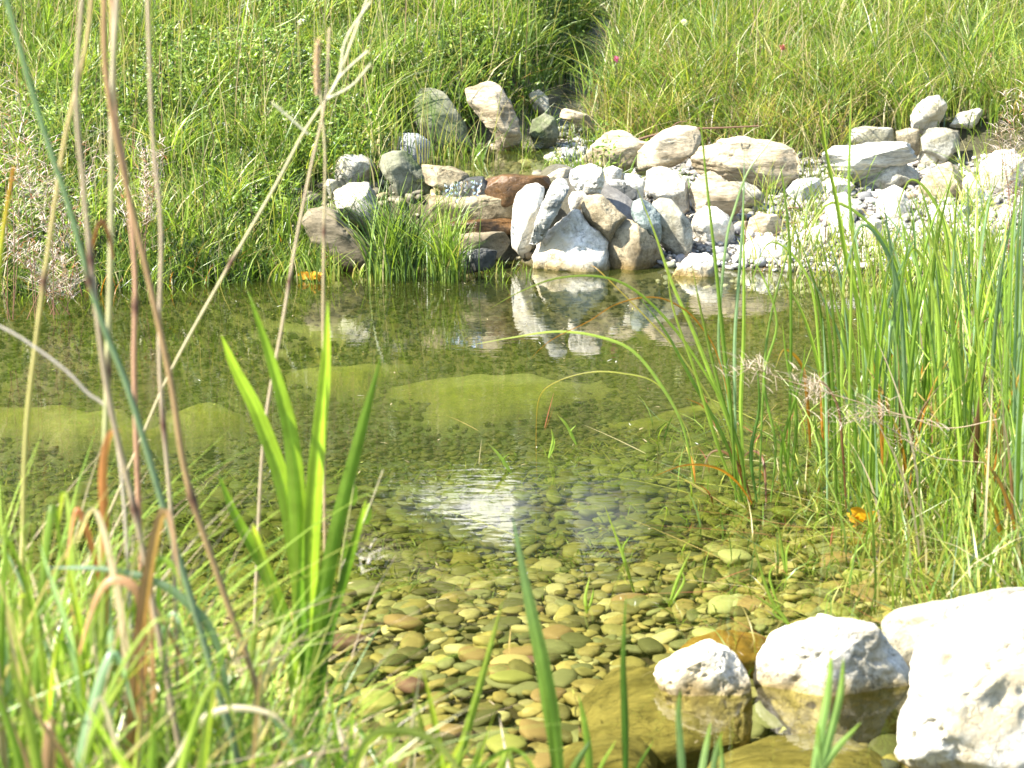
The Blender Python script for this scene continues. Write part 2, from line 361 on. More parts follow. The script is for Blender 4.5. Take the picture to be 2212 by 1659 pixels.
(x, y, z, s), r = scatter_pebbles(.12, 1.75, 5.5, 7.6, .0205, .0105, bank_mask, None, 3, 3)
cv = PAL_BANK[r.integers(0, len(PAL_BANK), len(x))] * r.uniform(.45, 1.0, (len(x), 1))
build_pebbles('bank_gravel', x, y, z, s, cv, 300, 'gravel_stone', r, 0)
lm = lambda x, y: (H(x, y) > -.03) & (H(x, y) < .24)
(x, y, z, s), r = scatter_pebbles(-.62, .1, 6.42, 7.4, .03, .014, lm, None, 1, 4)
cv = PAL_BANK[r.integers(0, len(PAL_BANK), len(x))] * r.uniform(.25, .6, (len(x), 1)) * np.array((1, .92, .7))
build_pebbles('stream_side_gravel', x, y, z, s, cv, 0, 'pebble', r)

# ------------------------------------------------------------------ rocks
CROP = {'A': (700, 100, 2.765), 'B': (1200, 250, 2.765), 'C': (1760, 150, 2.765), 'E': (1400, 1300, 1.907), 'F': (0, 0, .8641)}
_rs = [100]
def rock(crop, pts, mat, label, D=None, T=.8, sink=.03, lvl=4, facets=7, rough=1.0, strata=0.0, blocky=.62, cat='rock', group=None, name='rock', zscale=1.0):
    _rs[0] += 1; r = np.random.default_rng(_rs[0])
    ox, oy, k = CROP[crop]; p = np.array(pts, float); p = np.stack([(ox + p[:, 0] / k) * .8641, (oy + p[:, 1] / k) * .8641], -1)
    bot = p[np.argmax(p[:, 1])]
    wpx = np.ptp(p[:, 0]); hpx = np.ptp(p[:, 1])
    if crop != 'E' and wpx < 190: lvl = min(lvl, 4)
    if wpx < 60: lvl = 3
    if D is None: D = hitD(p[:, 0].mean(), bot[1] - .04 * hpx)
    half = T * .5 * math.sqrt(wpx * hpx) / FPX * D
    D = D + half * .75
    W = np.array([pt(a, b, D) for a, b in p]); cx, cz = W[:, 0].mean(), W[:, 2].mean()
    zmin, zmax = W[:, 2].min(), W[:, 2].max()
    W[:, 0] = cx + (W[:, 0] - cx) * 1.05; W[:, 2] = cz + (W[:, 2] - cz) * 1.05
    low = np.clip((cz - W[:, 2]) / max(cz - zmin, 1e-4), 0, 1); W[:, 2] -= low ** 2 * sink
    Q = np.stack([W[:, 0] - cx, W[:, 2] - cz], -1)
    th = np.linspace(-math.pi, math.pi, 361); rad = np.zeros(361)
    for j, t in enumerate(th):
        d = np.array((math.cos(t), math.sin(t))); best = 0
        for a in range(len(Q)):
            A, B = Q[a], Q[(a + 1) % len(Q)]; e = B - A; den = d[0] * e[1] - d[1] * e[0]
            if abs(den) < 1e-12: continue
            tt = (A[0] * e[1] - A[1] * e[0]) / den; uu = (A[0] * d[1] - A[1] * d[0]) / den
            if tt > 0 and -1e-6 <= uu <= 1 + 1e-6: best = max(best, tt)
        rad[j] = best
    ker = np.array((1, 2, 3, 2, 1)) / 9; rr = np.convolve(np.concatenate([rad[-7:-1], rad, rad[1:7]]), ker, 'same')[6:-6]; rad = rr
    V, F = ICO[lvl]
    s_ = np.hypot(V[:, 0], V[:, 2]); t = np.arctan2(V[:, 2], V[:, 0]); ra = np.interp(t, th, rad)
    q = np.stack([np.cos(t) * ra * s_ ** blocky, np.sign(V[:, 1]) * np.abs(V[:, 1]) ** .85 * half, np.sin(t) * ra * s_ ** blocky], -1)
    size = math.sqrt(ra.mean() * half)
    for f_ in range(facets + 3):
        nn = r.normal(size=3); nn[1] = -abs(nn[1]) - .5 if f_ % 3 else nn[1]
        nn /= np.linalg.norm(nn)
        if abs(nn[1]) < .35: continue
        h = (q @ nn).max() * r.uniform(.60, .88); e = np.maximum(q @ nn - h, 0); q = q - (e * .97)[:, None] * nn
    off = _rs[0] * 5.7
    dsp = .10 * fbm(q / size * 1.1 + off, 3) + .05 * fbm(q / size * 3.3 + off, 4, .6) + .022 * rough * fbm(q / .03 + off, 3, .6)
    dsp += .03 * rough * np.minimum(0, fbm(q / size * 5 + off + 9, 3) + .12) * 3
    if strata:
        ang = r.uniform(-.2, .2); hh = q[:, 2] * math.cos(ang) + q[:, 0] * math.sin(ang) + .1 * size * fbm(q / size + off, 2)
        st = vnoise(np.stack([hh / size * 11 + off, q[:, 0] / size * .9, q[:, 1] / size * .9], -1)); dsp += strata * .06 * st
    dsp -= .10 * rough * np.clip(fbm(q / size * 7 + off + 4, 2) - .22, 0, 1)
    nrm = q / (np.linalg.norm(q, axis=1)[:, None] + 1e-9)
    q = q + nrm * (dsp * size)[:, None]
    base = np.array((0, 0, q[:, 2].min())); q = q - base
    o = link(name, mesh(name, q, F, None, M[mat]), None, (cx, D, cz + base[2])); o.data.materials[0] = M[mat]
    return tag(o, label, cat, group)

def lying(crop, pts, z0, thick, mat, label, cat='rock', lvl=5, rough=.5):
    SK = .5 if mat == 'algae' else .05
    _rs[0] += 1; ox, oy, k = CROP[crop]; W = []
    for a, b in pts:
        p_ = pt((ox + a / k) * .8641, (oy + b / k) * .8641, 1.0); t_ = (z0 - CAM_H) / (p_[2] - CAM_H); W.append((p_[0] * t_, t_))
    W = np.array(W); c_ = W.mean(0); Q = W - c_; th = np.linspace(-math.pi, math.pi, 361); rad = np.zeros(361)
    for j, t in enumerate(th):
        d = np.array((math.cos(t), math.sin(t))); best = 0
        for a in range(len(Q)):
            A, B = Q[a], Q[(a + 1) % len(Q)]; e = B - A; den = d[0] * e[1] - d[1] * e[0]
            if abs(den) < 1e-12: continue
            tt = (A[0] * e[1] - A[1] * e[0]) / den; uu = (A[0] * d[1] - A[1] * d[0]) / den
            if tt > 0 and -1e-6 <= uu <= 1 + 1e-6: best = max(best, tt)
        rad[j] = best
    V, F = ICO[lvl]; s_ = np.hypot(V[:, 0], V[:, 1]); t = np.arctan2(V[:, 1], V[:, 0]); ra = np.interp(t, th, rad); off = _rs[0] * 3.3
    q = np.stack([np.cos(t) * ra * s_ ** .8, np.sin(t) * ra * s_ ** .8, np.sign(V[:, 2]) * np.abs(V[:, 2]) ** 1.35 * thick], -1)
    q[:, :2] *= (1 + .10 * fbm(q * 9 + off, 3))[:, None]; q[:, 2] += thick * (.6 * fbm(q * 7 + off, 4) + .25 * rough * fbm(q * 40 + off, 2)) * (V[:, 2] > 0)
    lo = np.clip(-q[:, 2] / thick, 0, 1); q[:, :2] *= (1 + SK * lo)[:, None]; q[:, 2] = np.where(q[:, 2] < 0, q[:, 2] * 2.6, q[:, 2]); q[:, 2] += thick
    o = link('rock', mesh('rock', q, F, None, M[mat]), None, (c_[0], c_[1], z0 - thick * 1.75)); return tag(o, label, cat)

# --- the pile right of the spillway
rock('B', [(150, 1010), (220, 860), (360, 700), (520, 560), (640, 560), (860, 600), (1000, 760), (1080, 900), (900, 1080), (500, 1120), (300, 1110), (180, 1080)], 'grey', 'grey-white crumbly mortar mound filling the heart of the rock pile', 6.74, .5, .08, 5, 4, 2.2, cat='rock mound', name='rubble_mound')
rock('B', [(370, 1060), (430, 950), (540, 850), (650, 760), (690, 770), (760, 880), (830, 920), (880, 980), (890, 1080), (870, 1160), (700, 1175), (500, 1180), (390, 1160)], 'white', 'big crusty white boulder at the waterline, base of the rock pile', 6.50, .7, .08, 5, 6, 2.0)
rock('B', [(225, 760), (260, 660), (320, 600), (390, 590), (440, 620), (430, 720), (385, 850), (355, 950), (300, 985), (225, 1010), (218, 900)], 'white', 'smooth upright pale boulder beside the rusty spillway stone', 6.60, .8, .05, 5, 5, .7)
rock('B', [(600, 480), (640, 500), (622, 600), (565, 720), (505, 820), (445, 920), (385, 1000), (345, 985), (380, 850), (430, 720), (500, 580), (560, 500)], 'slate', 'thin grey-white slab leaning diagonally over the mound', 6.48, .5, .02, 5, 5, 1, 1.0)
rock('B', [(390, 610), (450, 530), (540, 480), (600, 465), (640, 500), (560, 570), (450, 650)], 'beige', 'narrow stone behind the top of the leaning slab', 6.75, .8, .05)
rock('B', [(625, 540), (640, 490), (700, 450), (780, 445), (840, 480), (855, 560), (825, 620), (770, 650), (720, 640), (645, 580)], 'white', 'round pitted white stone on the top of the pile', 6.62, .9, .02, 5, 4, 2.2)
rock('B', [(610, 690), (640, 640), (700, 630), (740, 660), (700, 730), (640, 750)], 'white', 'small white stone just under the round pitted one', 6.58, .8, .03)
rock('B', [(700, 720), (740, 670), (820, 655), (900, 700), (960, 770), (1010, 810), (960, 850), (920, 930), (850, 900), (780, 880), (720, 840)], 'tan', 'angular olive-brown stone wedged in the middle of the pile', 6.52, .8, .04, 5, 9, .8, .4)
rock('B', [(890, 1000), (940, 850), (1000, 820), (1060, 840), (1130, 900), (1200, 960), (1290, 1070), (1305, 1130), (1230, 1165), (1050, 1172), (920, 1165), (893, 1090)], 'tan', 'triangular grey-tan boulder with its foot in the water', 6.52, .7, .08, 5, 7, .9)
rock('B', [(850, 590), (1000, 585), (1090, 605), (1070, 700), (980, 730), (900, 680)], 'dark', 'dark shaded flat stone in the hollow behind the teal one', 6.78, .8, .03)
rock('B', [(1050, 760), (1060, 700), (1110, 680), (1170, 710), (1240, 790), (1255, 860), (1230, 940), (1180, 930), (1090, 850), (1050, 800)], 'teal', 'mottled teal and white stone against the large oval boulder', 6.56, .8, .04, 5, 5, 1.5)
rock('B', [(1195, 720), (1250, 690), (1320, 700), (1390, 770), (1450, 860), (1468, 950), (1440, 1020), (1380, 1050), (1290, 1035), (1230, 950), (1240, 860), (1210, 790)], 'grey', 'large smooth oval boulder with a mossy green underside', 6.60, .9, .05, 5, 3, .6)
rock('B', [(1310, 1190), (1380, 1130), (1450, 1080), (1530, 1065), (1600, 1080), (1622, 1140), (1612, 1195), (1450, 1215), (1330, 1205)], 'white', 'low white wedge-shaped stone touching the water, right of the triangular boulder', 6.42, .8, .06, 4, 6)
# rubble on the shoulder of the pile
for q, lb in (([(855, 480), (920, 455), (985, 480), (960, 530), (880, 530)], 'knobbly white stone right of the round pitted one'),
              ([(985, 510), (1060, 510), (1140, 560), (1120, 610), (1010, 600)], 'rough grey-white stone above the dark hollow'),
              ([(880, 560), (940, 540), (1000, 560), (990, 610), (910, 610)], 'flat white stone at the edge of the dark hollow')):
    rock('B', q, 'white', lb, 6.80, .9, .04, rough=2)
rock('B', [(1145, 570), (1160, 500), (1220, 470), (1300, 475), (1370, 510), (1430, 560), (1445, 640), (1470, 715), (1400, 750), (1290, 720), (1200, 655), (1150, 620)], 'white', 'white humped boulder with a green shaded foot behind the oval one', 6.86, .8, .04, 5)
rock('B', [(1430, 600), (1450, 560), (1510, 510), (1590, 495), (1660, 530), (1730, 580), (1790, 610), (1810, 680), (1780, 745), (1700, 772), (1620, 745), (1530, 765), (1480, 700)], 'beige', 'cracked cream boulder under the long beige wall stone', 6.85, .8, .04, 5, 9, 1, .4)
rock('B', [(1720, 570), (1830, 570), (1910, 600), (1955, 650), (1940, 700), (1870, 725), (1790, 700)], 'grey', 'smooth pale grey stone tucked behind the cracked cream boulder', 6.98, .8, .03)
rock('B', [(1475, 850), (1500, 790), (1560, 745), (1640, 750), (1710, 800), (1752, 880), (1745, 950), (1690, 1000), (1600, 1007), (1520, 960), (1480, 900)], 'white', 'nearly round white boulder lying on the grey gravel', 6.70, .95, .03, 5, 4, 1)
rock('B', [(1745, 870), (1790, 840), (1850, 840), (1870, 880), (1840, 920), (1770, 912)], 'tan', 'small yellowish stone right of the round white boulder', None, .9, .02)
rock('B', [(1850, 900), (1870, 820), (1940, 790), (2050, 800), (2095, 860), (2060, 930), (1990, 955), (1900, 962)], 'beige', 'blocky cream stone behind the white-topped wedge', None, .8, .03)
rock('B', [(1810, 1040), (1860, 990), (1950, 940), (2040, 930), (2100, 980), (2132, 1060), (2100, 1120), (2000, 1133), (1850, 1113), (1815, 1080)], 'white', 'rounded wedge with white top and tan face on the shore gravel', None, .8, .03, 5)
# --- row of wall stones below the right meadow
rock('B', [(640, 480), (700, 410), (790, 290), (870, 230), (960, 220), (1050, 250), (1110, 290), (1175, 300), (1180, 380), (1080, 430), (1000, 465), (900, 470), (760, 480)], 'beige', 'sloping beige wall stone, leftmost below the right meadow', 6.98, .7, .04, 5, 8, 1, .5)
rock('B', [(1015, 440), (1030, 400), (1100, 350), (1180, 290), (1260, 220), (1360, 180), (1460, 165), (1512, 190), (1527, 290), (1480, 360), (1380, 410), (1250, 440), (1120, 475), (1050, 485)], 'beige', 'long beige stone tilted up to the right between two wall stones', 6.95, .6, .03, 5, 8, .8, .5)
rock('B', [(1455, 440), (1460, 380), (1500, 330), (1580, 320), (1680, 275), (1830, 265), (2000, 280), (2110, 310), (2200, 350), (2242, 420), (2210, 500), (2100, 532), (1850, 553), (1700, 535), (1560, 505), (1480, 475)], 'beige', 'largest long beige boulder lying under the overhanging grass', 7.12, .6, .03, 5, 9, 1, .7)
rock('C', [(370, 860), (440, 830), (560, 840), (620, 880), (560, 920), (430, 920)], 'tan', 'shaded brown stone under the right end of the largest beige boulder', None, .8, .03)
rock('C', [(850, 640), (900, 600), (1050, 585), (1200, 575), (1350, 570), (1440, 590), (1482, 650), (1460, 700), (1340, 735), (1180, 775), (1050, 803), (950, 803), (870, 783), (840, 720)], 'slate', 'long layered pale stone with dark wavy streaks in the wall', 7.12, .6, .03, 5, 6, 1, 2.0)
rock('C', [(1010, 480), (1100, 460), (1300, 470), (1315, 560), (1200, 585), (1040, 575)], 'grey', 'shaded grey block set in the bank above the layered stone', 7.34, .5, .03, 4, 9)
rock('C', [(1330, 490), (1400, 475), (1490, 480), (1490, 610), (1400, 600), (1330, 560)], 'tan', 'brownish block between two shaded grey blocks in the bank', 7.34, .5, .03, 4, 9)
rock('C', [(1490, 480), (1600, 468), (1810, 488), (1817, 620), (1700, 652), (1520, 605)], 'grey', 'square-ended grey block at the right end of the bank stones', 7.33, .5, .03, 4, 9)
rock('C', [(1430, 380), (1480, 310), (1560, 260), (1620, 245), (1670, 300), (1682, 370), (1620, 420), (1500, 445), (1440, 425)], 'white', 'white stone with grey lower half sitting alone on the bank', 7.40, .8, .03, 4, 6)
rock('C', [(1700, 440), (1760, 370), (1880, 330), (1930, 350), (1880, 430), (1760, 470)], 'white', 'pale pointed stone right of the lone white bank stone', 7.42, .8, .03)
rock('C', [(1080, 880), (1100, 800), (1200, 740), (1320, 720), (1430, 730), (1490, 770), (1480, 860), (1380, 900), (1200, 920)], 'grey', 'rough grey stone with brown stains below the layered one', None, .8, .03, 4, 8)
rock('C', [(830, 1130), (850, 990), (920, 930), (980, 920), (1040, 960), (1065, 1050), (1030, 1150), (920, 1162)], 'white', 'bright white upright boulder with small dark pits on the gravel', None, .9, .03, 4, 5, 1.6)
rock('C', [(1190, 990), (1240, 910), (1320, 870), (1390, 900), (1425, 1000), (1400, 1080), (1300, 1112), (1210, 1062)], 'white', 'white block with a tan shaded corner behind the reeds', None, .8, .03, 4, 9)
rock('C', [(1450, 960), (1500, 860), (1580, 760), (1680, 720), (1780, 740), (1802, 840), (1770, 930), (1650, 962), (1560, 990)], 'beige', 'big pale yellow boulder behind the right reeds', None, .8, .03, 5)
rock('C', [(790, 850), (880, 810), (1000, 830), (1052, 880), (1030, 922), (900, 952), (810, 940)], 'white', 'flattish white stone touching the blue-tinted one', None, .8, .03)
rock('C', [(575, 900), (620, 840), (720, 820), (800, 825), (830, 900), (780, 960), (690, 978), (600, 952)], 'blue', 'smooth blue-tinted stone on dark gravel', None, .8, .03)
rock('C', [(1040, 1200), (1080, 1130), (1140, 1100), (1212, 1110), (1240, 1200), (1170, 1292), (1080, 1262)], 'white', 'whitish stone among grass below the bright upright boulder', None, .8, .03)
rock('C', [(600, 1260), (700, 1180), (800, 1150), (860, 1180), (872, 1230), (750, 1302), (650, 1302)], 'white', 'low white stone right of the white-topped wedge', None, .8, .03)
rock('C', [(1475, 690), (1500, 640), (1540, 612), (1610, 620), (1632, 700), (1560, 750)], 'white', 'white stone at the right end of the layered one', None, .8, .03)
rock('C', [(1900, 850), (1920, 720), (2020, 640), (2150, 620), (2202, 700), (2212, 880), (2050, 932)], 'white', 'large pale stone half hidden at the far right edge of the rocks', None, .8, .03)
rock('C', [(1800, 970), (1790, 830), (1850, 770), (1900, 860), (1932, 950), (1860, 1002)], 'white', 'white pointed stone right of the big pale yellow boulder', None, .8, .03)
rock('C', [(1440, 1060), (1560, 1010), (1800, 1005), (1932, 1030), (1930, 1082), (1700, 1102), (1500, 1110)], 'slate', 'long flat bluish slab lying behind the reeds', None, .6, .02)
rock('C', [(1300, 1180), (1310, 1115), (1370, 1100), (1405, 1150), (1370, 1190)], 'white', 'fist-sized white stone between slab and shore grass', None, .8, .02)
rock('C', [(2020, 1060), (2090, 1000), (2170, 1040), (2150, 1130), (2050, 1130)], 'white', 'white stone at the right picture edge level with the flat slab', None, .8, .02)
rock('C', [(1880, 1240), (1890, 1170), (1950, 1130), (2030, 1180), (2000, 1250)], 'white', 'white stone deep in the right reeds near the water', None, .8, .02)
# --- left of the spillway
rock('A', [(930, 560), (940, 400), (980, 340), (1060, 340), (1150, 390), (1220, 480), (1280, 600), (1320, 720), (1335, 860), (1250, 872), (1100, 800), (1000, 680)], 'moss', 'tall mossy slab leaning in the grass left of the stream', 7.25, .5, .03, 5, 7)
rock('A', [(1290, 350), (1450, 295), (1530, 340), (1590, 430), (1640, 560), (1692, 720), (1680, 770), (1520, 787), (1480, 640), (1380, 540), (1310, 440)], 'beige', 'tall pale slab with square foot beside the upper pool', 7.28, .6, .03, 5, 8, 1, .5)
rock('A', [(1660, 225), (1780, 240), (1900, 310), (1912, 370), (1850, 392), (1720, 330), (1660, 270)], 'grey', 'flat grey stone high beside the stream channel', 7.85, .6, .03)
rock('A', [(1725, 370), (1790, 345), (1850, 400), (1872, 470), (1800, 482), (1730, 430)], 'grey', 'rounded grey stone just below the flat high one', 7.6, .8, .03)
rock('A', [(1725, 640), (1750, 560), (1830, 510), (1900, 540), (1925, 640), (1890, 712), (1790, 732)], 'moss', 'dark damp boulder at the back of the upper pool', 7.38, .8, .03)
rock('A', [(1920, 490), (1980, 478), (2080, 500), (2200, 540), (2200, 570), (2060, 560), (1940, 530)], 'beige', 'narrow pale ledge stone across the stream', 7.5, .7, .02)
rock('A', [(760, 690), (850, 650), (950, 645), (1030, 700), (1042, 740), (1015, 850), (940, 862), (850, 800), (790, 760)], 'blue', 'blue-grey lumpy stone between mossy slab and green-topped boulder', 7.05, .7, .03, 5)
rock('A', [(690, 880), (720, 800), (790, 770), (870, 780), (920, 830), (965, 880), (1015, 960), (1045, 1020), (1000, 1062), (850, 1062), (760, 965)], 'moss', 'green-topped boulder at the left end of the spillway', 6.75, .8, .04, 5)
rock('A', [(360, 900), (400, 830), (460, 800), (560, 800), (620, 830), (667, 890), (650, 940), (560, 962), (430, 1002), (390, 962)], 'grey', 'grey veined boulder on top of the left stones', 6.78, .8, .04, 5)
rock('A', [(370, 1050), (400, 1000), (520, 970), (612, 990), (640, 1060), (672, 1150), (640, 1252), (560, 1282), (440, 1262), (400, 1170)], 'grey', 'jagged split stone in the middle of the left stones', 6.6, .8, .04, 5, 10, 1.5, .5)
rock('A', [(300, 1010), (330, 960), (390, 970), (400, 1020), (350, 1060)], 'grey', 'small grey stone left of the jagged split one', 6.66, .8, .02)
rock('A', [(160, 1260), (200, 1180), (300, 1150), (380, 1180), (440, 1270), (560, 1370), (692, 1450), (702, 1522), (550, 1542), (380, 1482), (230, 1382)], 'brown', 'shaded brown slab sloping down to the water on the left', 6.48, .6, .05, 5, 7, 1, .6)
# --- the spillway itself
rock('A', [(985, 860), (1100, 868), (1200, 888), (1330, 930), (1300, 975), (1150, 985), (1010, 962)], 'tan', 'flat brown lip stone at the left of the spillway', 6.68, .9, .03, 4, 5, .6)
rock('A', [(1385, 1000), (1420, 960), (1540, 935), (1700, 942), (1860, 945), (1880, 1000), (1700, 1080), (1600, 1112), (1520, 1117), (1450, 1072)], 'rust', 'wet rusty-orange stone forming the spillway edge', 6.66, .6, .02, 5, 5, .7)
rock('A', [(1130, 960), (1400, 950), (1460, 1060), (1400, 1110), (1180, 1120), (1110, 1040)], 'dark', 'dark wet stone under the trickle of the spillway', 6.67, .6, .02, 4, 5)
rock('A', [(1040, 1080), (1290, 1080), (1400, 1060), (1660, 1075), (1700, 1230), (1480, 1252), (1320, 1262), (1060, 1250)], 'tan', 'grey-tan block in the face below the rusty edge stone', 6.66, .5, .03, 5, 8)
rock('A', [(1080, 1270), (1320, 1250), (1640, 1232), (1680, 1310), (1360, 1352), (1090, 1340)], 'rust', 'low rusty-brown layer under the grey-tan block', 6.62, .6, .02, 4, 6, .8, 1)
rock('A', [(1150, 1350), (1340, 1335), (1540, 1330), (1640, 1400), (1500, 1440), (1200, 1440)], 'brown', 'dark brown step stone just above the pond surface', 6.52, .7, .03, 4, 6)
rock('A', [(1240, 1470), (1400, 1440), (1500, 1460), (1480, 1510), (1280, 1520)], 'dark', 'flat black wet stone at the waterline under the spillway', 6.44, .8, .04, 4)
# --- front white rocks
rock('E', [(430, 735), (480, 690), (560, 650), (640, 615), (720, 600), (800, 625), (850, 670), (890, 730), (912, 790), (905, 850), (850, 880), (700, 870), (560, 830), (460, 790)], 'white', 'small white stone rising from the water above the submerged slab', 3.32, .8, .10, 5, 6, 2)
rock('E', [(900, 720), (950, 650), (1000, 580), (1100, 530), (1200, 490), (1260, 472), (1380, 492), (1470, 500), (1540, 570), (1640, 680), (1662, 760), (1610, 850), (1400, 890), (1200, 870), (1050, 810), (940, 770)], 'white', 'white peaked rock with brown wet foot, between the two other front rocks', 3.33, .8, .10, 5, 7, 1.6)
rock('E', [(1480, 520), (1560, 480), (1700, 430), (1850, 400), (2000, 370), (2212, 345), (2400, 360), (2400, 700), (1900, 720), (1700, 700), (1600, 640)], 'grey', 'long low white rock with a dark crack behind the largest front rock', 3.42, .6, .10, 5, 7, 1.2)
rock('E', [(1700, 650), (1720, 600), (1850, 530), (2000, 440), (2212, 380), (2420, 400), (2560, 700), (2550, 1182), (2212, 1215), (1950, 1175), (1820, 1125), (1640, 1065), (1620, 1030), (1650, 930), (1685, 830), (1672, 740)], 'white', 'largest sunlit white rock in the lower right corner', 3.0, .6, .10, 5, 6, 2.2)
# --- slabs lying under the water
lying('E', [(90, 900), (130, 780), (230, 700), (330, 680), (480, 690), (600, 740), (760, 830), (920, 870), (860, 950), (700, 990), (500, 1003), (300, 990), (120, 952)], -0.035, 0.045, 'slab', 'flat olive slab under water beneath the small white stone', 'rock')
lying('E', [(520, 590), (600, 530), (800, 500), (1000, 520), (1050, 560), (950, 610), (700, 640), (540, 650)], -0.05, 0.03, 'ochre', 'ochre slab under water behind the small white stone', 'rock')
lying('E', [(-40, 1110), (20, 1020), (200, 990), (400, 1010), (462, 1062), (450, 1182), (420, 1260), (60, 1260)], -0.05, 0.04, 'slab', 'brown flat slab under water at the bottom picture edge', 'rock')
lying('E', [(640, 1230), (740, 1090), (900, 1020), (1200, 970), (1400, 980), (1520, 1060), (1600, 1160), (1560, 1270), (1000, 1300)], -0.06, 0.03, 'slab', 'wide sunken slab below the white peaked rock', 'rock')

# --- the trickle over the spillway
def cascade():
    o = bpy.data.objects.new('water_trickle', None); COL.objects.link(o); o.location = tuple(pt(1000, 380, 6.60)); tag(o, 'thin glittering trickle running over the spillway edge', 'waterfall')
    for j, (x0, x1, y0, y1) in enumerate([(1135, 1200, 985, 1075), (1205, 1262, 975, 1120), (1318, 1398, 962, 1070), (1270, 1300, 970, 1050)]):
        V = []
        for a in range(20):
            v = a / 19; wob = 10 * math.sin(a * .9 + j); sh = 1 - .45 * v
            for b_ in range(12):
                u = b_ / 11; cx_ = (x0 + x1) / 2 + ((u - .5) * (x1 - x0)) * sh + wob * v
                p_ = pt((700 + cx_ / 2.765) * .8641, (100 + (y0 + (y1 - y0) * v) / 2.765) * .8641, 6.605); p_[1] -= .012 * math.sin(u * math.pi) + .015 * v; V.append(p_)
        V = np.array(V); V[:, 1] += .010 * fbm(V * np.array((90, 1, 40)) + j, 3); i_ = np.arange(240).reshape(20, 12)
        F_ = np.stack([i_[:-1, :-1], i_[:-1, 1:], i_[1:, 1:], i_[1:, :-1]], -1).reshape(-1, 4)
        link('strand', mesh('strand', V - np.array(o.location), F_, None, STREAM), o)
cascade()

# ------------------------------------------------------------------ grass and herbs
G_BRIGHT, G_MID, G_DARK = (.215, .295, .048), (.105, .175, .026), (.026, .055, .011)
G_YEL, G_STRAW, G_BLUE, G_OR = (.30, .31, .06), (.38, .33, .17), (.09, .14, .07), (.35, .14, .02)
def palette(n, cols, p, r, jit=.25):
    c_ = np.array(cols)[r.choice(len(cols), n, p=np.array(p) / sum(p))]
    return c_ * r.uniform(1 - jit, 1 + jit, (n, 1))
def blades(base, h, az, lean, wd, col, seg=4, face=1.0, r=rng, pw=1.9, droop=.35, tip=None):
    n_ = len(base); t = np.linspace(0, 1, seg + 1)
    h = np.broadcast_to(h, n_); lean = np.broadcast_to(lean, n_); wd = np.broadcast_to(wd, n_)
    d = np.stack([np.cos(az), np.sin(az), np.zeros(n_)], -1)
    up = (t[None] - droop * np.minimum(lean, 1.3)[:, None] * t[None] ** 2.2) * h[:, None]
    out_ = (lean * h)[:, None] * t[None] ** pw
    C = base[:, None] + d[:, None] * out_[..., None]; C[..., 2] += up
    ph = r.uniform(-face, face, n_); s_ = np.stack([np.cos(ph), np.sin(ph), np.zeros(n_)], -1)
    prof = np.clip(1.02 - t ** 2.2, 0.03, 1) * np.clip(.55 + t * 2, 0, 1)
    off_ = s_[:, None] * (wd[:, None] * prof[None])[..., None]
    V = np.stack([C - off_, C + off_], 2).reshape(n_, -1, 3)
    f = []
    for k_ in range(seg): a = 2 * k_; f += [(a, a + 1, a + 3), (a, a + 3, a + 2)]
    F_ = (np.array(f)[None] + (np.arange(n_) * 2 * (seg + 1))[:, None, None]).reshape(-1, 3)
    cc = np.repeat(col[:, None], 2 * (seg + 1), 1)
    if tip is not None:
        m_ = (np.repeat(t, 2) ** 2)[None, :, None]; cc = cc * (1 - m_) + tip[:, None] * m_
    return V.reshape(-1, 3), F_, cc.reshape(-1, 3)
def join(parts):
    V, F_, C = [], [], []; o_ = 0
    for v, f, c_ in parts: V.append(v); F_.append(f + o_); C.append(c_); o_ += len(v)
    return np.concatenate(V), np.concatenate(F_), np.concatenate(C)
def slope_pts(n_, x0, x1, b0, b1, r, keep=None):
    x_ = r.uniform(x0, x1, n_); b_ = b0 + (b1 - b0) * r.random(n_) ** .8; y_ = yb(x_) + b_
    k_ = np.abs(x_) < y_ * .235 + .1
    if keep is not None: k_ &= keep(x_, y_, b_)
    x_, y_ = x_[k_], y_[k_]; return np.stack([x_, y_, H(x_, y_) - .005], -1)
not_chan = lambda x_, y_: np.abs(x_ - chan_x(y_)) > np.interp(y_, [6.5, 7.3, 7.6, 8.4, 9], [.33, .30, .13, .05, .0])
r = np.random.default_rng(21)
def patchy(Pp, f, off=0): return fbm(np.stack([Pp[:, 0] * f + off, Pp[:, 1] * f, Pp[:, 0] * 0], -1), 2)
# left bank: dense mixed turf
keepL = lambda x_, y_, b_: not_chan(x_, y_) & ((x_ < -.62) | (b_ > .30)) & (x_ < .32)
Pl = slope_pts(52000, -1.95, .35, -.02, 2.3, r, keepL); n_ = len(Pl); pn = patchy(Pl, 4)
hh = (.06 + .085 * r.random(n_) + .09 * pn) * np.where(Pl[:, 1] - yb(Pl[:, 0]) < .2, .8, 1)
col = palette(n_, [G_BRIGHT, G_MID, G_DARK, G_YEL, G_STRAW, G_BLUE], [3.8, 3.0, 1.5, .9, .8, .6], r)
turf = [blades(Pl, hh.clip(.04), r.uniform(0, 6.28, n_), r.uniform(.1, 1.1, n_), r.uniform(.0013, .0034, n_), col, 3, r=r)]
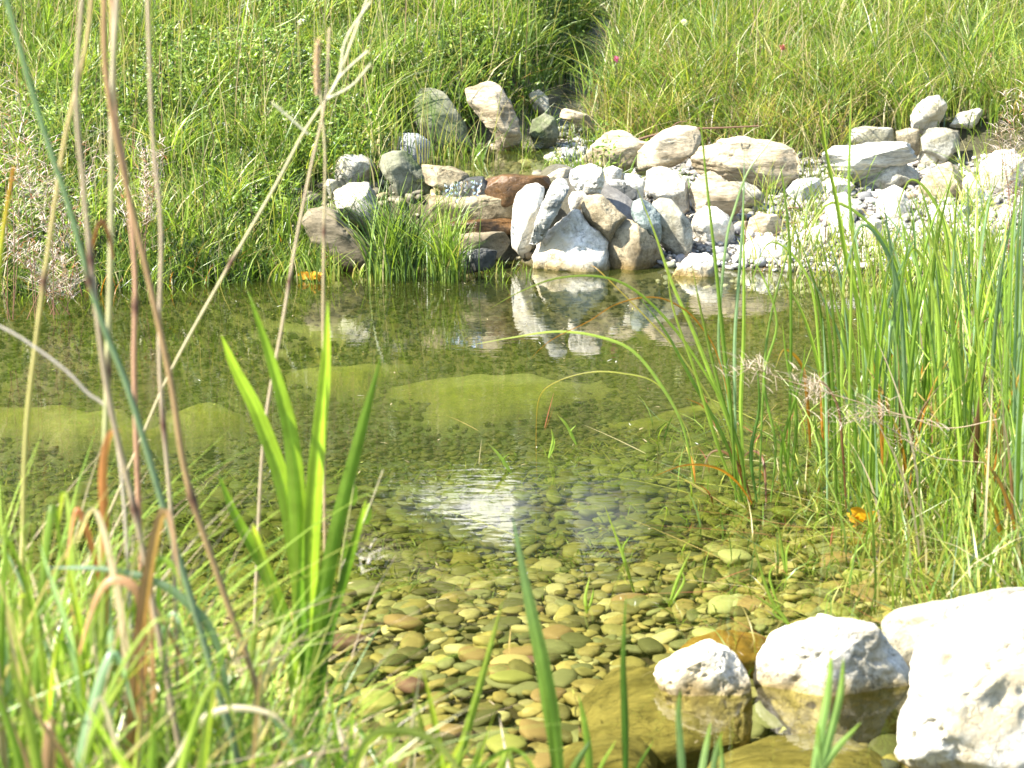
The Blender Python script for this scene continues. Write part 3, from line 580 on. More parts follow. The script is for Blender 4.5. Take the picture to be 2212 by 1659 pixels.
# clumps: longer grass fanning out
def fans(C0, per, h0, h1, wd, cols, pr, spread=.03, lean=(.2, 1.1), seg=4, azc=None):
    out_ = []
    n0 = len(C0); idx_ = np.repeat(np.arange(n0), per); n_ = len(idx_)
    b_ = C0[idx_] + np.concatenate([r.normal(0, spread, (n_, 2)), np.zeros((n_, 1))], 1)
    hs = r.uniform(h0, h1, n0)[idx_] * r.uniform(.55, 1.1, n_)
    az = r.uniform(0, 6.28, n_) if azc is None else r.normal(azc, 1.0, n_)
    tone = r.uniform(.75, 1.25, n0)[idx_][:, None]
    col_ = palette(n_, cols, pr, r) * tone
    return blades(b_, hs, az, r.uniform(*lean, n_), r.uniform(.7, 1.2, n_) * wd, col_, seg, r=r)
C0 = slope_pts(460, -1.9, .3, .05, 2.2, r, keepL)
turf.append(fans(C0, 40, .11, .29, .0024, [G_BRIGHT, G_MID, G_YEL, G_STRAW], [4, 3, 1, .8]))
Pq = slope_pts(900, -1.9, .3, .05, 2.2, r, keepL); n_ = len(Pq)
turf.append(blades(Pq, r.uniform(.22, .48, n_), r.uniform(0, 6.28, n_), r.uniform(.0, .35, n_), r.uniform(.0009, .0018, n_), palette(n_, [G_STRAW, (.3, .2, .12), G_YEL], [3, 1, 1], r), 5, r=r))
Pq = slope_pts(9000, -1.9, .3, .0, 2.2, r, keepL); Pq = Pq[patchy(Pq, 5, 30) > .05]; n_ = len(Pq)
turf.append(blades(Pq, r.uniform(.05, .16, n_), r.uniform(0, 6.28, n_), r.uniform(.5, 2.2, n_), r.uniform(.0010, .0022, n_), palette(n_, [G_STRAW, (.28, .17, .09), (.4, .36, .26)], [3, 1.2, 1], r), 4, r=r))
tag(link('bank_grass', mesh('bank_grass', *join(turf), LEAF)), 'dense green turf covering the slope left of the stream', 'grass', kind='stuff')
# broad-leaved herbs on the left bank
def herbs(P0, size, hmax, cols, pr, per=5):
    n0 = len(P0); i_ = np.repeat(np.arange(n0), per); n_ = len(i_)
    c_ = P0[i_] + np.stack([r.normal(0, .018, n_), r.normal(0, .018, n_), r.uniform(.02, 1, n_) * hmax[i_]], -1)
    nn = r.normal(0, .55, (n_, 3)) + np.array((-.1, -.25, 1)); nn /= np.linalg.norm(nn, axis=1)[:, None]
    a = np.cross(nn, r.normal(size=(n_, 3))); a /= np.linalg.norm(a, axis=1)[:, None]; b_ = np.cross(nn, a)
    s_ = (size * r.uniform(.6, 1.3, n_))[:, None]
    V = np.stack([c_ - a * s_, c_ - b_ * s_ * .5 - nn * s_ * .12, c_ + a * s_ * .1 + nn * s_ * .15, c_ + b_ * s_ * .5 - nn * s_ * .12, c_ + a * s_ * 1.1 - nn * s_ * .25], 1)
    f = np.array([(0, 1, 2), (0, 2, 3), (1, 4, 2), (2, 4, 3)]); F_ = (f[None] + (np.arange(n_) * 5)[:, None, None]).reshape(-1, 3)
    return V.reshape(-1, 3), F_, np.repeat(palette(n_, cols, pr, r), 5, 0)
Ph = slope_pts(20000, -1.9, .3, .02, 2.3, r, lambda a, b, c_: keepL(a, b, c_)); Ph = Ph[patchy(Ph, 3.2, 9) > -.12]
hm = .09 + .12 * np.clip(patchy(Ph, 2.5, 4) + .5, 0, 1)
tag(link('bank_herbs', mesh('bank_herbs', *herbs(Ph, .0080, hm, [G_MID, G_DARK, G_BRIGHT], [4, 1.3, 3.4], 6), LEAF)), 'low clover-like herbs growing through the turf left of the stream', 'herbs', kind='stuff')
# right meadow: long fine grass, drooping over the wall stones
keepR = lambda x_, y_, b_: (x_ > chan_x(y_) + np.interp(y_, [7.6, 8.6], [.1, .02]))
Pr_ = slope_pts(38000, .05, 2.3, 1.08, 3.3, r, keepR); n_ = len(Pr_); pn = patchy(Pr_, 3)
col = palette(n_, [G_BRIGHT, G_MID, G_DARK, G_YEL, G_STRAW, G_BLUE], [4.2, 2.6, 1.0, 1.0, 1.2, .6], r)
mead = [blades(Pr_, (.12 + .09 * r.random(n_) + .06 * pn).clip(.05), r.normal(-1.9, 1.3, n_), r.uniform(.1, 1.0, n_), r.uniform(.0012, .0028, n_), col, 3, r=r)]
C0 = slope_pts(420, .1, 2.2, 1.1, 3.2, r, keepR)
mead.append(fans(C0, 44, .16, .36, .0022, [G_BRIGHT, G_MID, G_YEL, G_STRAW, G_BLUE], [4, 2.4, 1, 1.3, .6]))
C0 = np.concatenate([slope_pts(50, .3, 1.9, 1.10, 1.28, r), slope_pts(34, .3, 1.05, 1.0, 1.08, r)])
mead.append(fans(C0, 50, .16, .32, .0020, [(.26, .20, .09), G_STRAW, G_MID, G_BRIGHT, G_YEL], [2.2, 2, 2.5, 3, 1], .05, (.2, 1.3), 5))
Pq = slope_pts(900, .1, 2.2, 1.15, 3.2, r, keepR); n_ = len(Pq)
mead.append(blades(Pq, r.uniform(.25, .55, n_), r.uniform(0, 6.28, n_), r.uniform(.0, .4, n_), r.uniform(.0009, .0018, n_), palette(n_, [G_STRAW, (.3, .2, .14), G_YEL], [3, 1, 1], r), 5, r=r))
tag(link('meadow_grass', mesh('meadow_grass', *join(mead), LEAF)), 'long fine yellow-green grass overhanging the right wall stones', 'grass', kind='stuff')
# crest beyond the frame top, seen only in the water
cr = []
for k_ in range(2):
    x_ = r.uniform(-3.4, 3.4, 9000); y_ = r.uniform(8.4, 12.5, 9000); Pc = np.stack([x_, y_, H(x_, y_)], -1)
    cr.append(blades(Pc, r.uniform(.08, .26, 9000), r.uniform(0, 6.28, 9000), r.uniform(.1, .8, 9000), r.uniform(.003, .006, 9000), palette(9000, [G_BRIGHT, G_MID, G_DARK], [2, 3, 2], r), 2, r=r))
tag(link('crest_grass', mesh('crest_grass', *join(cr), LEAF)), 'grass on the top of the slope behind the meadow', 'grass', kind='stuff')
# small shore plants along the left waterline, right marsh, and gravel tufts
x_ = r.uniform(-1.9, -.5, 5200); y_ = yb(x_) + r.normal(.0, .05, 5200); Ps = np.stack([x_, y_, H(x_, y_).clip(-.03)], -1)
sh = [blades(Ps, r.uniform(.03, .14, 5200), r.uniform(0, 6.28, 5200), r.uniform(.1, 1.2, 5200), r.uniform(.0012, .0024, 5200), palette(5200, [G_BRIGHT, G_MID, G_DARK, G_STRAW, G_OR], [3, 3, 2, .9, .15], r), 4, r=r)]
tag(link('shore_grass', mesh('shore_grass', *join(sh), LEAF)), 'short grass and straw trailing into the water at the left shore', 'grass', kind='stuff')
x_ = r.uniform(.62, 1.7, 5200); y_ = r.uniform(5.5, 6.7, 5200); k_ = (np.abs(y_ - yb(x_)) < .25) & (x_ > .62 + .5 * (6.7 - y_) * r.random(5200)) | (H(x_, y_) > -.03) & (y_ < 6.3); k_ &= r.random(5200) < np.interp(x_, [.7, 1.2], [.25, .8]); x_, y_ = x_[k_], y_[k_]; n_ = len(x_)
sh = [blades(np.stack([x_, y_, H(x_, y_).clip(-.02)], -1), r.uniform(.04, .17, n_), r.uniform(0, 6.28, n_), r.uniform(.1, 1.0, n_), r.uniform(.0012, .0024, n_), palette(n_, [G_BRIGHT, G_MID, G_YEL, G_STRAW, (.2, .12, .06)], [3, 2, 2, 1.5, .7], r), 4, r=r)]
C0 = np.stack([r.uniform(.75, 1.7, 34), r.uniform(6.3, 7.3, 34), np.zeros(34)], -1); C0[:, 2] = H(C0[:, 0], C0[:, 1])
sh.append(fans(C0, 26, .08, .22, .0017, [G_BRIGHT, G_MID, G_YEL, G_STRAW], [4, 2, 2, 1]))
tag(link('shore_grass', mesh('shore_grass', *join(sh), LEAF)), 'grass growing out of the gravel at the right shore', 'grass', kind='stuff')
# marsh growth in the shallow water, front right
x_ = r.uniform(.28, 1.25, 5200); y_ = r.uniform(3.45, 4.9, 5200); k_ = r.random(5200) < sstep(.25, 1.0, x_ - .15 * np.abs(y_ - 4.0)) + .06; x_, y_ = x_[k_], y_[k_]; n_ = len(x_)
ms = [blades(np.stack([x_, y_, np.full(n_, -.02)], -1), r.uniform(.02, .12, n_) * r.uniform(.5, 1, n_), r.uniform(0, 6.28, n_), r.uniform(.2, 1.6, n_), r.uniform(.0009, .0021, n_), palette(n_, [G_BRIGHT, G_MID, G_YEL, G_STRAW, (.22, .07, .03), (.2, .17, .04)], [4, 3, 1.5, 1.4, .5, 1.5], r), 4, r=r)]
n_ = 2600; x_ = r.uniform(.55, 1.3, n_); y_ = r.uniform(3.55, 4.9, n_); k_ = r.random(n_) < sstep(.5, .95, x_); x_, y_ = x_[k_], y_[k_]; n_ = len(x_)
ms.append(blades(np.stack([x_, y_, np.full(n_, -.02)], -1), r.uniform(.07, .26, n_), r.uniform(0, 6.28, n_), r.uniform(.1, .9, n_), r.uniform(.0012, .0030, n_), palette(n_, [G_BRIGHT, G_MID, G_YEL, G_STRAW, G_BLUE], [4, 3, 1.5, 1.2, .8], r), 4, r=r))
nA = 10000; xa = r.uniform(-1.4, 1.2, nA); ya = r.uniform(3.95, 5.25, nA); za = H(xa, ya); k_ = (za < -.05) & (np.abs(xa) < ya * .235) & (fbm(np.stack([xa * 3, ya * 3, xa * 0], -1), 2) + .35 * sstep(3.9, 4.6, ya) > .08) & (mound(xa, ya) < .3); xa, ya, za = xa[k_], ya[k_], za[k_]; nA = len(xa)
al = blades(np.stack([xa, ya, za + .012], -1), r.uniform(.006, .022, nA), r.uniform(0, 6.28, nA), r.uniform(1, 5, nA), r.uniform(.0010, .0024, nA), palette(nA, [(.13, .17, .025), (.08, .12, .018), (.17, .17, .035)], [3, 2, 1.5], r), 4, pw=1.2, r=r)
tag(link('algae_strands', mesh('algae_strands', *al, LEAF)), 'soft green algae strands covering the pebbles of the deeper pond bed', 'algae', kind='stuff')
# straws lying flat on the water
n_ = 520; x_ = r.uniform(-.1, 1.2, n_); y_ = r.uniform(3.4, 4.9, n_); k_ = r.random(n_) < .12 + sstep(.1, .9, x_); x_, y_ = x_[k_], y_[k_]; n_ = len(x_)
ms.append(blades(np.stack([x_, y_, np.full(n_, .003)], -1), .02, r.normal(2.9, .7, n_), r.uniform(3, 15, n_), r.uniform(.0008, .0018, n_), palette(n_, [G_STRAW, (.30, .22, .07), G_YEL, (.25, .08, .04), G_BLUE], [3, 3, 2, 1, 1], r), 5, pw=1.0, droop=.3, r=r))
tag(link('marsh_grass', mesh('marsh_grass', *join(ms), LEAF)), 'tangle of thin sprouts and floating straw in the shallow right side', 'water plants', kind='stuff')

# ------------------------------------------------------------------ single leaves, stems, plants
def catmull(P_, m_):
    P_ = np.asarray(P_, float)
    if len(P_) == 2: P_ = np.stack([P_[0], P_[0] * .5 + P_[1] * .5, P_[1]])
    Q = np.concatenate([[2 * P_[0] - P_[1]], P_, [2 * P_[-1] - P_[-2]]]); out_ = []
    for i_ in range(len(P_) - 1):
        a, b_, c_, d = Q[i_:i_ + 4]
        for t in np.linspace(0, 1, m_, endpoint=False):
            out_.append(.5 * ((2 * b_) + (c_ - a) * t + (2 * a - 5 * b_ + 4 * c_ - d) * t * t + (3 * b_ - a - 3 * c_ + d) * t ** 3))
    out_.append(P_[-1]); return np.array(out_)
def leaf_geo(P_, width, c0, c1=None, twist=.3, fold=.35, seed=0, base_w=.5):
    C = catmull(P_, 6); n_ = len(C); t = np.linspace(0, 1, n_); T_ = np.gradient(C, axis=0); T_ /= np.linalg.norm(T_, axis=1)[:, None] + 1e-9
    rr_ = np.random.default_rng(seed); view = np.array((0, 1, -.2))
    S = np.cross(T_, view); S /= np.linalg.norm(S, axis=1)[:, None] + 1e-9
    Nn = np.cross(S, T_); a = twist * rr_.uniform(-1, 1) + twist * rr_.uniform(-1.5, 1.5) * t
    S2 = S * np.cos(a)[:, None] + Nn * np.sin(a)[:, None]; N2 = np.cross(S2, T_)
    wv = width * .5 * np.clip(base_w + t * 1.6, 0, 1) * np.clip(1 - t ** 2.6, .02, 1) ** .8
    us = np.array((-1, -.66, -.33, 0, .33, .66, 1.)); K = len(us)
    V = (C[:, None] + S2[:, None] * (wv[:, None] * us)[..., None] + N2[:, None] * (wv[:, None] * fold * (np.abs(us) + .06 * np.array((0, 1, 0, -1, 0, 1, 0))))[..., None]).reshape(-1, 3)
    F_ = []
    for i_ in range(n_ - 1):
        for j in range(K - 1): a_ = K * i_ + j; F_.append((a_, a_ + 1, a_ + K + 1, a_ + K))
    c0 = np.array(c0); c1 = c0 if c1 is None else np.array(c1)
    m_ = np.repeat(t ** 3, K)[:, None]; cc = c0 * (1 - m_) + c1 * m_
    st = 1 + rr_.uniform(-.22, .22, K); st[K // 2] = 1.35
    blot = 1 + .22 * fbm(np.stack([t * 9 + seed, t * 0, t * 0], -1), 2)
    cc = cc * np.tile(st, n_)[:, None] * np.repeat(blot, K)[:, None]
    return V, np.array(F_), cc
def tube_geo(P_, r0, r1, c0, c1=None, k_=6, nodes_at=()):
    C = catmull(P_, 6); n_ = len(C); T_ = np.gradient(C, axis=0); T_ /= np.linalg.norm(T_, axis=1)[:, None] + 1e-9
    S = np.cross(T_, (0.1, 1, 0)); S /= np.linalg.norm(S, axis=1)[:, None]; B = np.cross(T_, S); t = np.linspace(0, 1, n_); rd = r0 + (r1 - r0) * t
    c0 = np.array(c0, float); c1 = c0 if c1 is None else np.array(c1, float); cc = c0 * (1 - t[:, None]) + c1 * t[:, None]
    for q in nodes_at: j = int(q * (n_ - 1)); rd[j] *= 1.5; cc[j] = (.12, .06, .04)
    a = np.arange(k_) / k_ * 2 * math.pi
    V = C[:, None] + (S[:, None] * np.cos(a)[None, :, None] + B[:, None] * np.sin(a)[None, :, None]) * rd[:, None, None]
    F_ = []
    for i_ in range(n_ - 1):
        for j in range(k_): F_.append((i_ * k_ + j, i_ * k_ + (j + 1) % k_, (i_ + 1) * k_ + (j + 1) % k_, (i_ + 1) * k_ + j))
    return V.reshape(-1, 3), np.array(F_), np.repeat(cc, k_, 0)
def root(name, loc, label, cat, group=None):
    o = bpy.data.objects.new(name, None); COL.objects.link(o); o.location = loc; o.empty_display_size = .05; return tag(o, label, cat, group)
def part(name, geo, parent, mat):
    V, F_, C = geo; o = link(name, mesh(name, V - np.array(parent.location), F_, C, mat), parent); return o
_ls = [0]; WS = [1.12]
def leaf(parent, px, D, width, c0, c1=None, D2=None, twist=.3, fold=.35, name='leaf', mat=None):
    """px: points from base to tip in the 2212-wide picture; D..D2 ground distance along the leaf"""
    _ls[0] += 1; D2 = D if D2 is None else D2
    P_ = [pt(a, b, D + (D2 - D) * i_ / (len(px) - 1)) for i_, (a, b) in enumerate(px)]
    return part(name, leaf_geo(P_, width * WS[0], c0, c1, twist, fold, _ls[0]), parent, mat or REED)
def stem(parent, px, D, r0, r1, c0, c1=None, D2=None, nodes_at=(), name='stem'):
    D2 = D if D2 is None else D2
    P_ = [pt(a, b, D + (D2 - D) * i_ / (len(px) - 1)) for i_, (a, b) in enumerate(px)]
    return part(name, tube_geo(P_, r0 * 1.12, r1 * 1.12, c0, c1, nodes_at=nodes_at), parent, STRAW)
LG, MG, DG, BG = (.26, .37, .05), (.155, .25, .035), (.06, .13, .02), (.18, .27, .13)
YG, ORG, BRN, STR, PNK = (.25, .27, .05), (.40, .17, .02), (.16, .07, .03), (.40, .32, .20), (.36, .24, .18)

# --- main sedge clump standing in the water, right of centre
b0 = pt(1602, 1085, 4.3); sedge = root('sedge_clump', (b0[0], b0[1], -.02), 'tall arching sedge clump standing free in the water, its leaves reaching over the rock reflection', 'sedge')
for px, wd, c0, c1 in [
    ([(1605, 1085), (1585, 950), (1505, 735), (1453, 616), (1415, 506), (1374, 403)], .0068, LG, YG),
    ([(1600, 1085), (1570, 930), (1480, 780), (1400, 690), (1300, 590), (1276, 572)], .0035, YG, ORG),
    ([(1500, 1045), (1478, 930), (1440, 850), (1370, 760), (1290, 726), (1200, 716), (1100, 730), (1014, 746)], .0062, LG, YG),
    ([(1600, 1080), (1570, 900), (1500, 770), (1430, 680), (1360, 620), (1290, 597), (1200, 602), (1120, 632), (1056, 668)], .0050, LG, YG),
    ([(1610, 1075), (1560, 800), (1510, 700), (1455, 655), (1400, 642), (1330, 658), (1270, 695), (1190, 735), (1140, 780)], .0028, ORG, ORG),
    ([(1500, 1000), (1480, 920), (1420, 830), (1340, 806), (1270, 805), (1200, 826), (1165, 860), (1158, 940), (1160, 1040)], .0026, YG, ORG),
    ([(1590, 1080), (1580, 900), (1562, 735), (1546, 575), (1524, 372), (1506, 180)], .0070, MG, LG),
    ([(1600, 1080), (1570, 850), (1552, 734), (1568, 528), (1587, 450), (1615, 372), (1662, 307), (1692, 266)], .0050, (.20, .30, .12), YG),
    ([(1590, 1085), (1588, 900), (1587, 734), (1599, 560), (1606, 435), (1608, 319)], .0060, BG, BG),
    ([(1612, 1085), (1600, 900), (1606, 734), (1607, 591), (1606, 412)], .0070, LG, LG),
    ([(1605, 1085), (1570, 960), (1500, 830), (1440, 720), (1380, 640)], .0068, MG, LG),
    ([(1612, 1085), (1600, 980), (1560, 860), (1520, 700), (1492, 560)], .0066, MG, YG),
    ([(1600, 1085), (1560, 990), (1530, 900), (1500, 800), (1452, 660), (1440, 560)], .0064, LG, YG),
    ([(1635, 1085), (1622, 980), (1640, 880), (1634, 780)], .0066, DG, MG),
    ([(1618, 1085), (1590, 1000), (1555, 930), (1520, 880), (1480, 860)], .0045, BRN, ORG),
    ([(1625, 1090), (1600, 1010), (1560, 975), (1530, 985), (1515, 1040)], .0050, BRN, STR),
    ([(1655, 1085), (1650, 1000), (1630, 975), (1606, 990), (1600, 1040)], .0048, BRN, STR),
    ([(1500, 1045), (1495, 1000), (1480, 960)], .0065, ORG, YG),
    ([(1665, 1085), (1675, 960), (1650, 820), (1678, 700), (1649, 600), (1618, 553)], .0052, MG, LG),
    ([(1640, 1080), (1648, 860), (1662, 700), (1706, 531), (1727, 478)], .0048, MG, YG),
    ([(1625, 1088), (1590, 1040), (1545, 1010), (1480, 1005), (1410, 1030)], .0045, ORG, ORG)]:
    leaf(sedge, px, 4.3, wd, c0, c1, 4.3 + rng.uniform(-.15, .15), .35)
for px, wd, c0, c1, lb in [
    ([[(1700, 1060), (1706, 900), (1709, 720), (1706, 528), (1693, 403), (1685, 356)], [(1705, 1060), (1720, 900), (1700, 780), (1690, 700)], [(1690, 1065), (1690, 960), (1730, 820), (1740, 740)], [(1715, 1060), (1700, 1000), (1690, 940), (1665, 900)]], .0060, MG, LG, 'slim blue-green sedge tuft just right of the free-standing arching clump')]:
    q0 = pt(1702, 1060, 4.38); o = root('sedge_clump', (q0[0], q0[1], -.02), lb, 'sedge')
    for p_ in px: leaf(o, p_, 4.38, wd, c0, c1, 4.35, .35)

# --- reed clumps along the right, each its own plant
def reed_clump(px, D, n_, hpx, label, seed, tall=None, wd=.0072, lean=90, cat='reeds', zb=-.02):
    r_ = np.random.default_rng(seed); py = 829.5 + FPX * math.tan(math.atan(CAM_H / D) - R(PITCH))
    b_ = pt(px, py, D); o = root('reed_clump', (b_[0], b_[1], zb), label, cat)
    for k_ in range(int(n_ * 1.5)):
        bx = px + r_.normal(0, 32); d0 = D + r_.normal(0, .03); h_ = hpx * r_.uniform(.45, 1.05); ln = r_.normal(0, 1) * lean * h_ / hpx
        by = py + 6; kind = r_.random()
        if kind < .12: c0, c1 = (BRN, STR)
        elif kind < .24: c0, c1 = (ORG, YG)
        elif kind < .42: c0, c1 = (BG, BG)
        elif kind < .70: c0, c1 = (MG, LG)
        else: c0, c1 = (LG, YG)
        if kind < .24: h_ *= .5
        j = r_.uniform(.75, 1.2); c0 = np.array(c0) * j; c1 = np.array(c1) * j
        bend = r_.random() < .10
        P_ = [(bx, by), (bx + ln * .18, by - h_ * .4), (bx + ln * .5, by - h_ * .75), (bx + ln, by - h_)]
        if bend: P_[-1] = (bx + ln * 1.6, by - h_ * .92); P_.append((bx + ln * 2.3, by - h_ * .72))
        leaf(o, P_, d0, wd * r_.uniform(.6, 1.15), c0, c1, d0 + r_.normal(0, .08), .5)
    return o
RC = [(1862, 4.28, 11, 560, 'dense dark green reed clump right of the free-standing sedge, orange leaves at its foot'),
      (1925, 4.34, 14, 640, 'reed clump under the dry pinkish seed spray, tips above the white rocks'),
      (1795, 4.70, 5, 430, 'thin reed clump growing behind the dense dark green one'),
      (2010, 4.45, 13, 600, 'upright reed clump right of the one under the dry seed spray'),
      (2085, 4.30, 13, 640, 'broad reed clump with bluish leaves toward the right edge'),
      (2165, 4.20, 13, 720, 'tallest bright reed clump at the right picture edge'),
      (1960, 5.00, 7, 430, 'mid-distance reeds in front of the shore gravel'),
      (2060, 5.15, 12, 430, 'reeds growing where the right shore meets the water'),
      (2150, 5.05, 12, 470, 'reeds behind the tallest bright clump at the right edge'),
      (1885, 5.35, 4, 300, 'short far reeds before the low white stones'),
      (2205, 4.75, 12, 560, 'reeds cut by the right picture edge, half way up'),
      (2000, 5.7, 5, 300, 'farthest reeds in front of the rounded shore stones'),
      (2110, 5.75, 10, 330, 'farthest reeds next to the right edge of the gravel'),
      (2230, 3.95, 12, 560, 'nearest bright reeds at the right edge above the white rocks')]
for i_, (px, D, n_, hp, lb) in enumerate(RC): reed_clump(px, D, n_, hp * 1.12, lb, 500 + i_, lean=70)
o = root('reed_clump', tuple(pt(1930, 1070, 4.36)), 'single long bright reed bending over the boulders to the top of the picture', 'reeds'); o.location.z = -.02
leaf(o, [(1935, 1065), (1890, 850), (1852, 648), (1827, 551), (1809, 442), (1786, 333), (1771, 239), (1750, 120)], 4.36, .0085, LG, YG, 4.2, .2)
leaf(o, [(1930, 1065), (1888, 800), (1856, 600), (1835, 430), (1836, 300), (1838, 190)], 4.36, .0065, MG, LG, 4.4, .3)

n_ = 900; x_ = r.uniform(.5, 1.25, n_); y_ = r.uniform(3.9, 5.8, n_); k_ = (x_ / y_ > .155); x_, y_ = x_[k_], y_[k_]; n_ = len(x_)
rt = [blades(np.stack([x_, y_, np.full(n_, -.02)], -1), r.uniform(.18, .55, n_) * np.interp(x_ / y_, [.155, .2], [.6, 1]), r.uniform(0, 6.28, n_), r.uniform(.0, .55, n_), r.uniform(.0014, .0032, n_), palette(n_, [LG, MG, YG, BG, STR], [4, 2, 2, 2, 1.6], r), 7, r=r)]
tag(link('fine_reeds', mesh('fine_reeds', *join(rt), LEAF)), 'thin pale sedge blades filling the space between the right reed clumps', 'reeds', kind='stuff')
# dry spray lying across the reeds
def strands(P0, n_, length, az, col, wd=.0012, up=.3, spread=.5, r_=rng):
    n1 = len(P0); i_ = r_.integers(0, n1, n_); b_ = P0[i_] + r_.normal(0, .008, (n_, 3))
    a = r_.normal(az, spread, n_); L_ = length * r_.uniform(.4, 1.2, n_)
    return blades(b_, L_ * up, a, r_.uniform(.5, 1.3, n_) / up, wd, col * r_.uniform(.7, 1.2, (n_, 1)), 4, pw=1.2, droop=r_.uniform(.1, .5), r=r_)
def spray(px, D, label, n_, length, col, az=3.0, up=.35, cat='seed head', tube=None, spread=.6):
    P_ = catmull([pt(a, b_, D) for a, b_ in px], 8); o = root('dry_seed_spray', tuple(P_[0]), label, cat)
    part('stalk', tube_geo([pt(a, b_, D) for a, b_ in px], .0010, .0005, STR, PNK), o, STRAW)
    ends = []
    for k_ in range(n_ // 14):
        p0 = P_[rng.integers(len(P_) // 4, len(P_))]; d = np.array((rng.normal(-.5, .5), rng.normal(0, .5), rng.normal(.05, .35))) * length * rng.uniform(.5, 1.2)
        br = [p0, p0 + d * .5 + np.array((0, 0, .008)), p0 + d + np.array((0, 0, -.006))]
        part('branch', tube_geo(br, .0006, .0003, STR, col, k_=4), o, STRAW); ends += list(catmull(br, 3)[2:])
    tag(part('seed_strands', strands(np.array(ends), n_, length * .55, az, np.tile(np.array(col), (n_, 1)), wd=.0007, up=up, spread=spread), o, STRAW), kind='stuff'); return o
spray([(2160, 905), (2050, 925), (1960, 900), (1860, 870), (1760, 840), (1680, 815), (1650, 800)], 4.05, 'pinkish dry seed spray lying across the reeds', 280, .075, (.46, .37, .29), 3.2, .55, spread=1.3)
spray([(2130, 1000), (2010, 985), (1930, 930), (1870, 900)], 4.05, 'second dry seed spray, lower and darker, under the first', 110, .06, (.38, .30, .22), 3.0, .4, spread=1.3)

# --- left plants close to the camera
def lower(px, D):   # bring a base point down to the ground
    return px
iris = root('iris_plant', (pt(655, 1600, 2.9)[0], 2.9, -.05), 'broad bright green iris leaves fanning up in the left foreground over the open water', 'iris')
for px, wd, c0, c1 in [
    ([(662, 1640), (668, 1400), (672, 1200), (686, 1000), (704, 800), (708, 650)], .0260, LG, LG),
    ([(655, 1600), (650, 1350), (645, 1150), (630, 950), (590, 790), (536, 630)], .0235, LG, MG),
    ([(650, 1580), (652, 1330), (620, 1080), (560, 900), (510, 800), (478, 724)], .0215, LG, LG),
    ([(672, 1620), (690, 1350), (730, 1130), (780, 930), (822, 775)], .0200, MG, MG),
    ([(650, 1620), (625, 1400), (575, 1240), (510, 1120), (472, 1025)], .0200, MG, MG),
    ([(680, 1640), (705, 1400), (750, 1230), (775, 1140), (790, 1080)], .0130, DG, LG),
    ([(645, 1640), (640, 1500), (620, 1380), (560, 1180), (545, 1130)], .0150, LG, YG),
    ([(668, 1640), (662, 1450), (650, 1300), (655, 1140)], .0150, DG, MG),
    ([(690, 1640), (740, 1560), (790, 1600), (830, 1680)], .0120, DG, MG),
    ([(640, 1640), (600, 1600), (560, 1610), (520, 1680)], .0100, BRN, STR)]:
    leaf(iris, px, 2.88, wd / 1.08, c0, c1, 2.75, .35, .3)
for px, wd, D, c0, c1, lb in [
    ([(1215, 1760), (1195, 1580), (1170, 1430), (1140, 1290), (1108, 1120)], .0180, 2.55, MG, BG, 'single broad blue-green blade rising over the pebbles at bottom centre'),
    ([(1352, 1760), (1350, 1560), (1346, 1430), (1352, 1285)], .0085, 2.75, DG, MG, 'narrow dark green upright blade right of the bottom centre'),
    ([(960, 1760), (1000, 1610), (1045, 1450), (1088, 1290)], .0100, 2.7, LG, YG, 'light yellow-green blade slanting right over the pebbles'),
    ([(1270, 1760), (1272, 1640), (1262, 1560), (1250, 1500)], .0085, 2.6, MG, LG, 'short pale blade between the two tallest bottom blades')]:
    b_ = pt(px[0][0], px[0][1], D); o = root('grass_plant', (b_[0], D, -.05), lb, 'grass blade')
    leaf(o, px, D, wd, c0, c1, D, .15, .3); leaf(o, [(px[0][0] + 8, px[0][1]), (px[0][0] + 22, px[0][1] - 90), (px[0][0] + 60, px[0][1] - 160)], D, wd * .6, c0, c1, D)
# pale blades in front of the white rocks
o = root('grass_plant', (pt(1780, 1700, 2.5)[0], 2.5, -.05), 'pale green blades rising before the white peaked rock', 'grass blades')
for px in ([(1740, 1760), (1770, 1600), (1790, 1480), (1795, 1400)], [(1750, 1760), (1785, 1620), (1815, 1500), (1822, 1420)], [(1720, 1760), (1790, 1640), (1860, 1560)], [(1790, 1760), (1770, 1650), (1765, 1560)]):
    leaf(o, px, 2.5, .0095, (.22, .34, .10), LG, 2.5, .3)
o = root('grass_plant', (pt(1500, 1700, 2.5)[0], 2.5, -.05), 'pale narrow blades before the submerged slab', 'grass blades')
for px in ([(1480, 1760), (1472, 1640), (1466, 1540), (1470, 1490)], [(1500, 1760), (1520, 1640), (1535, 1560)], [(1530, 1760), (1545, 1640), (1560, 1580)], [(1545, 1760), (1560, 1690), (1558, 1600)]):
    leaf(o, px, 2.5, .0080, (.25, .36, .14), LG, 2.5, .3)
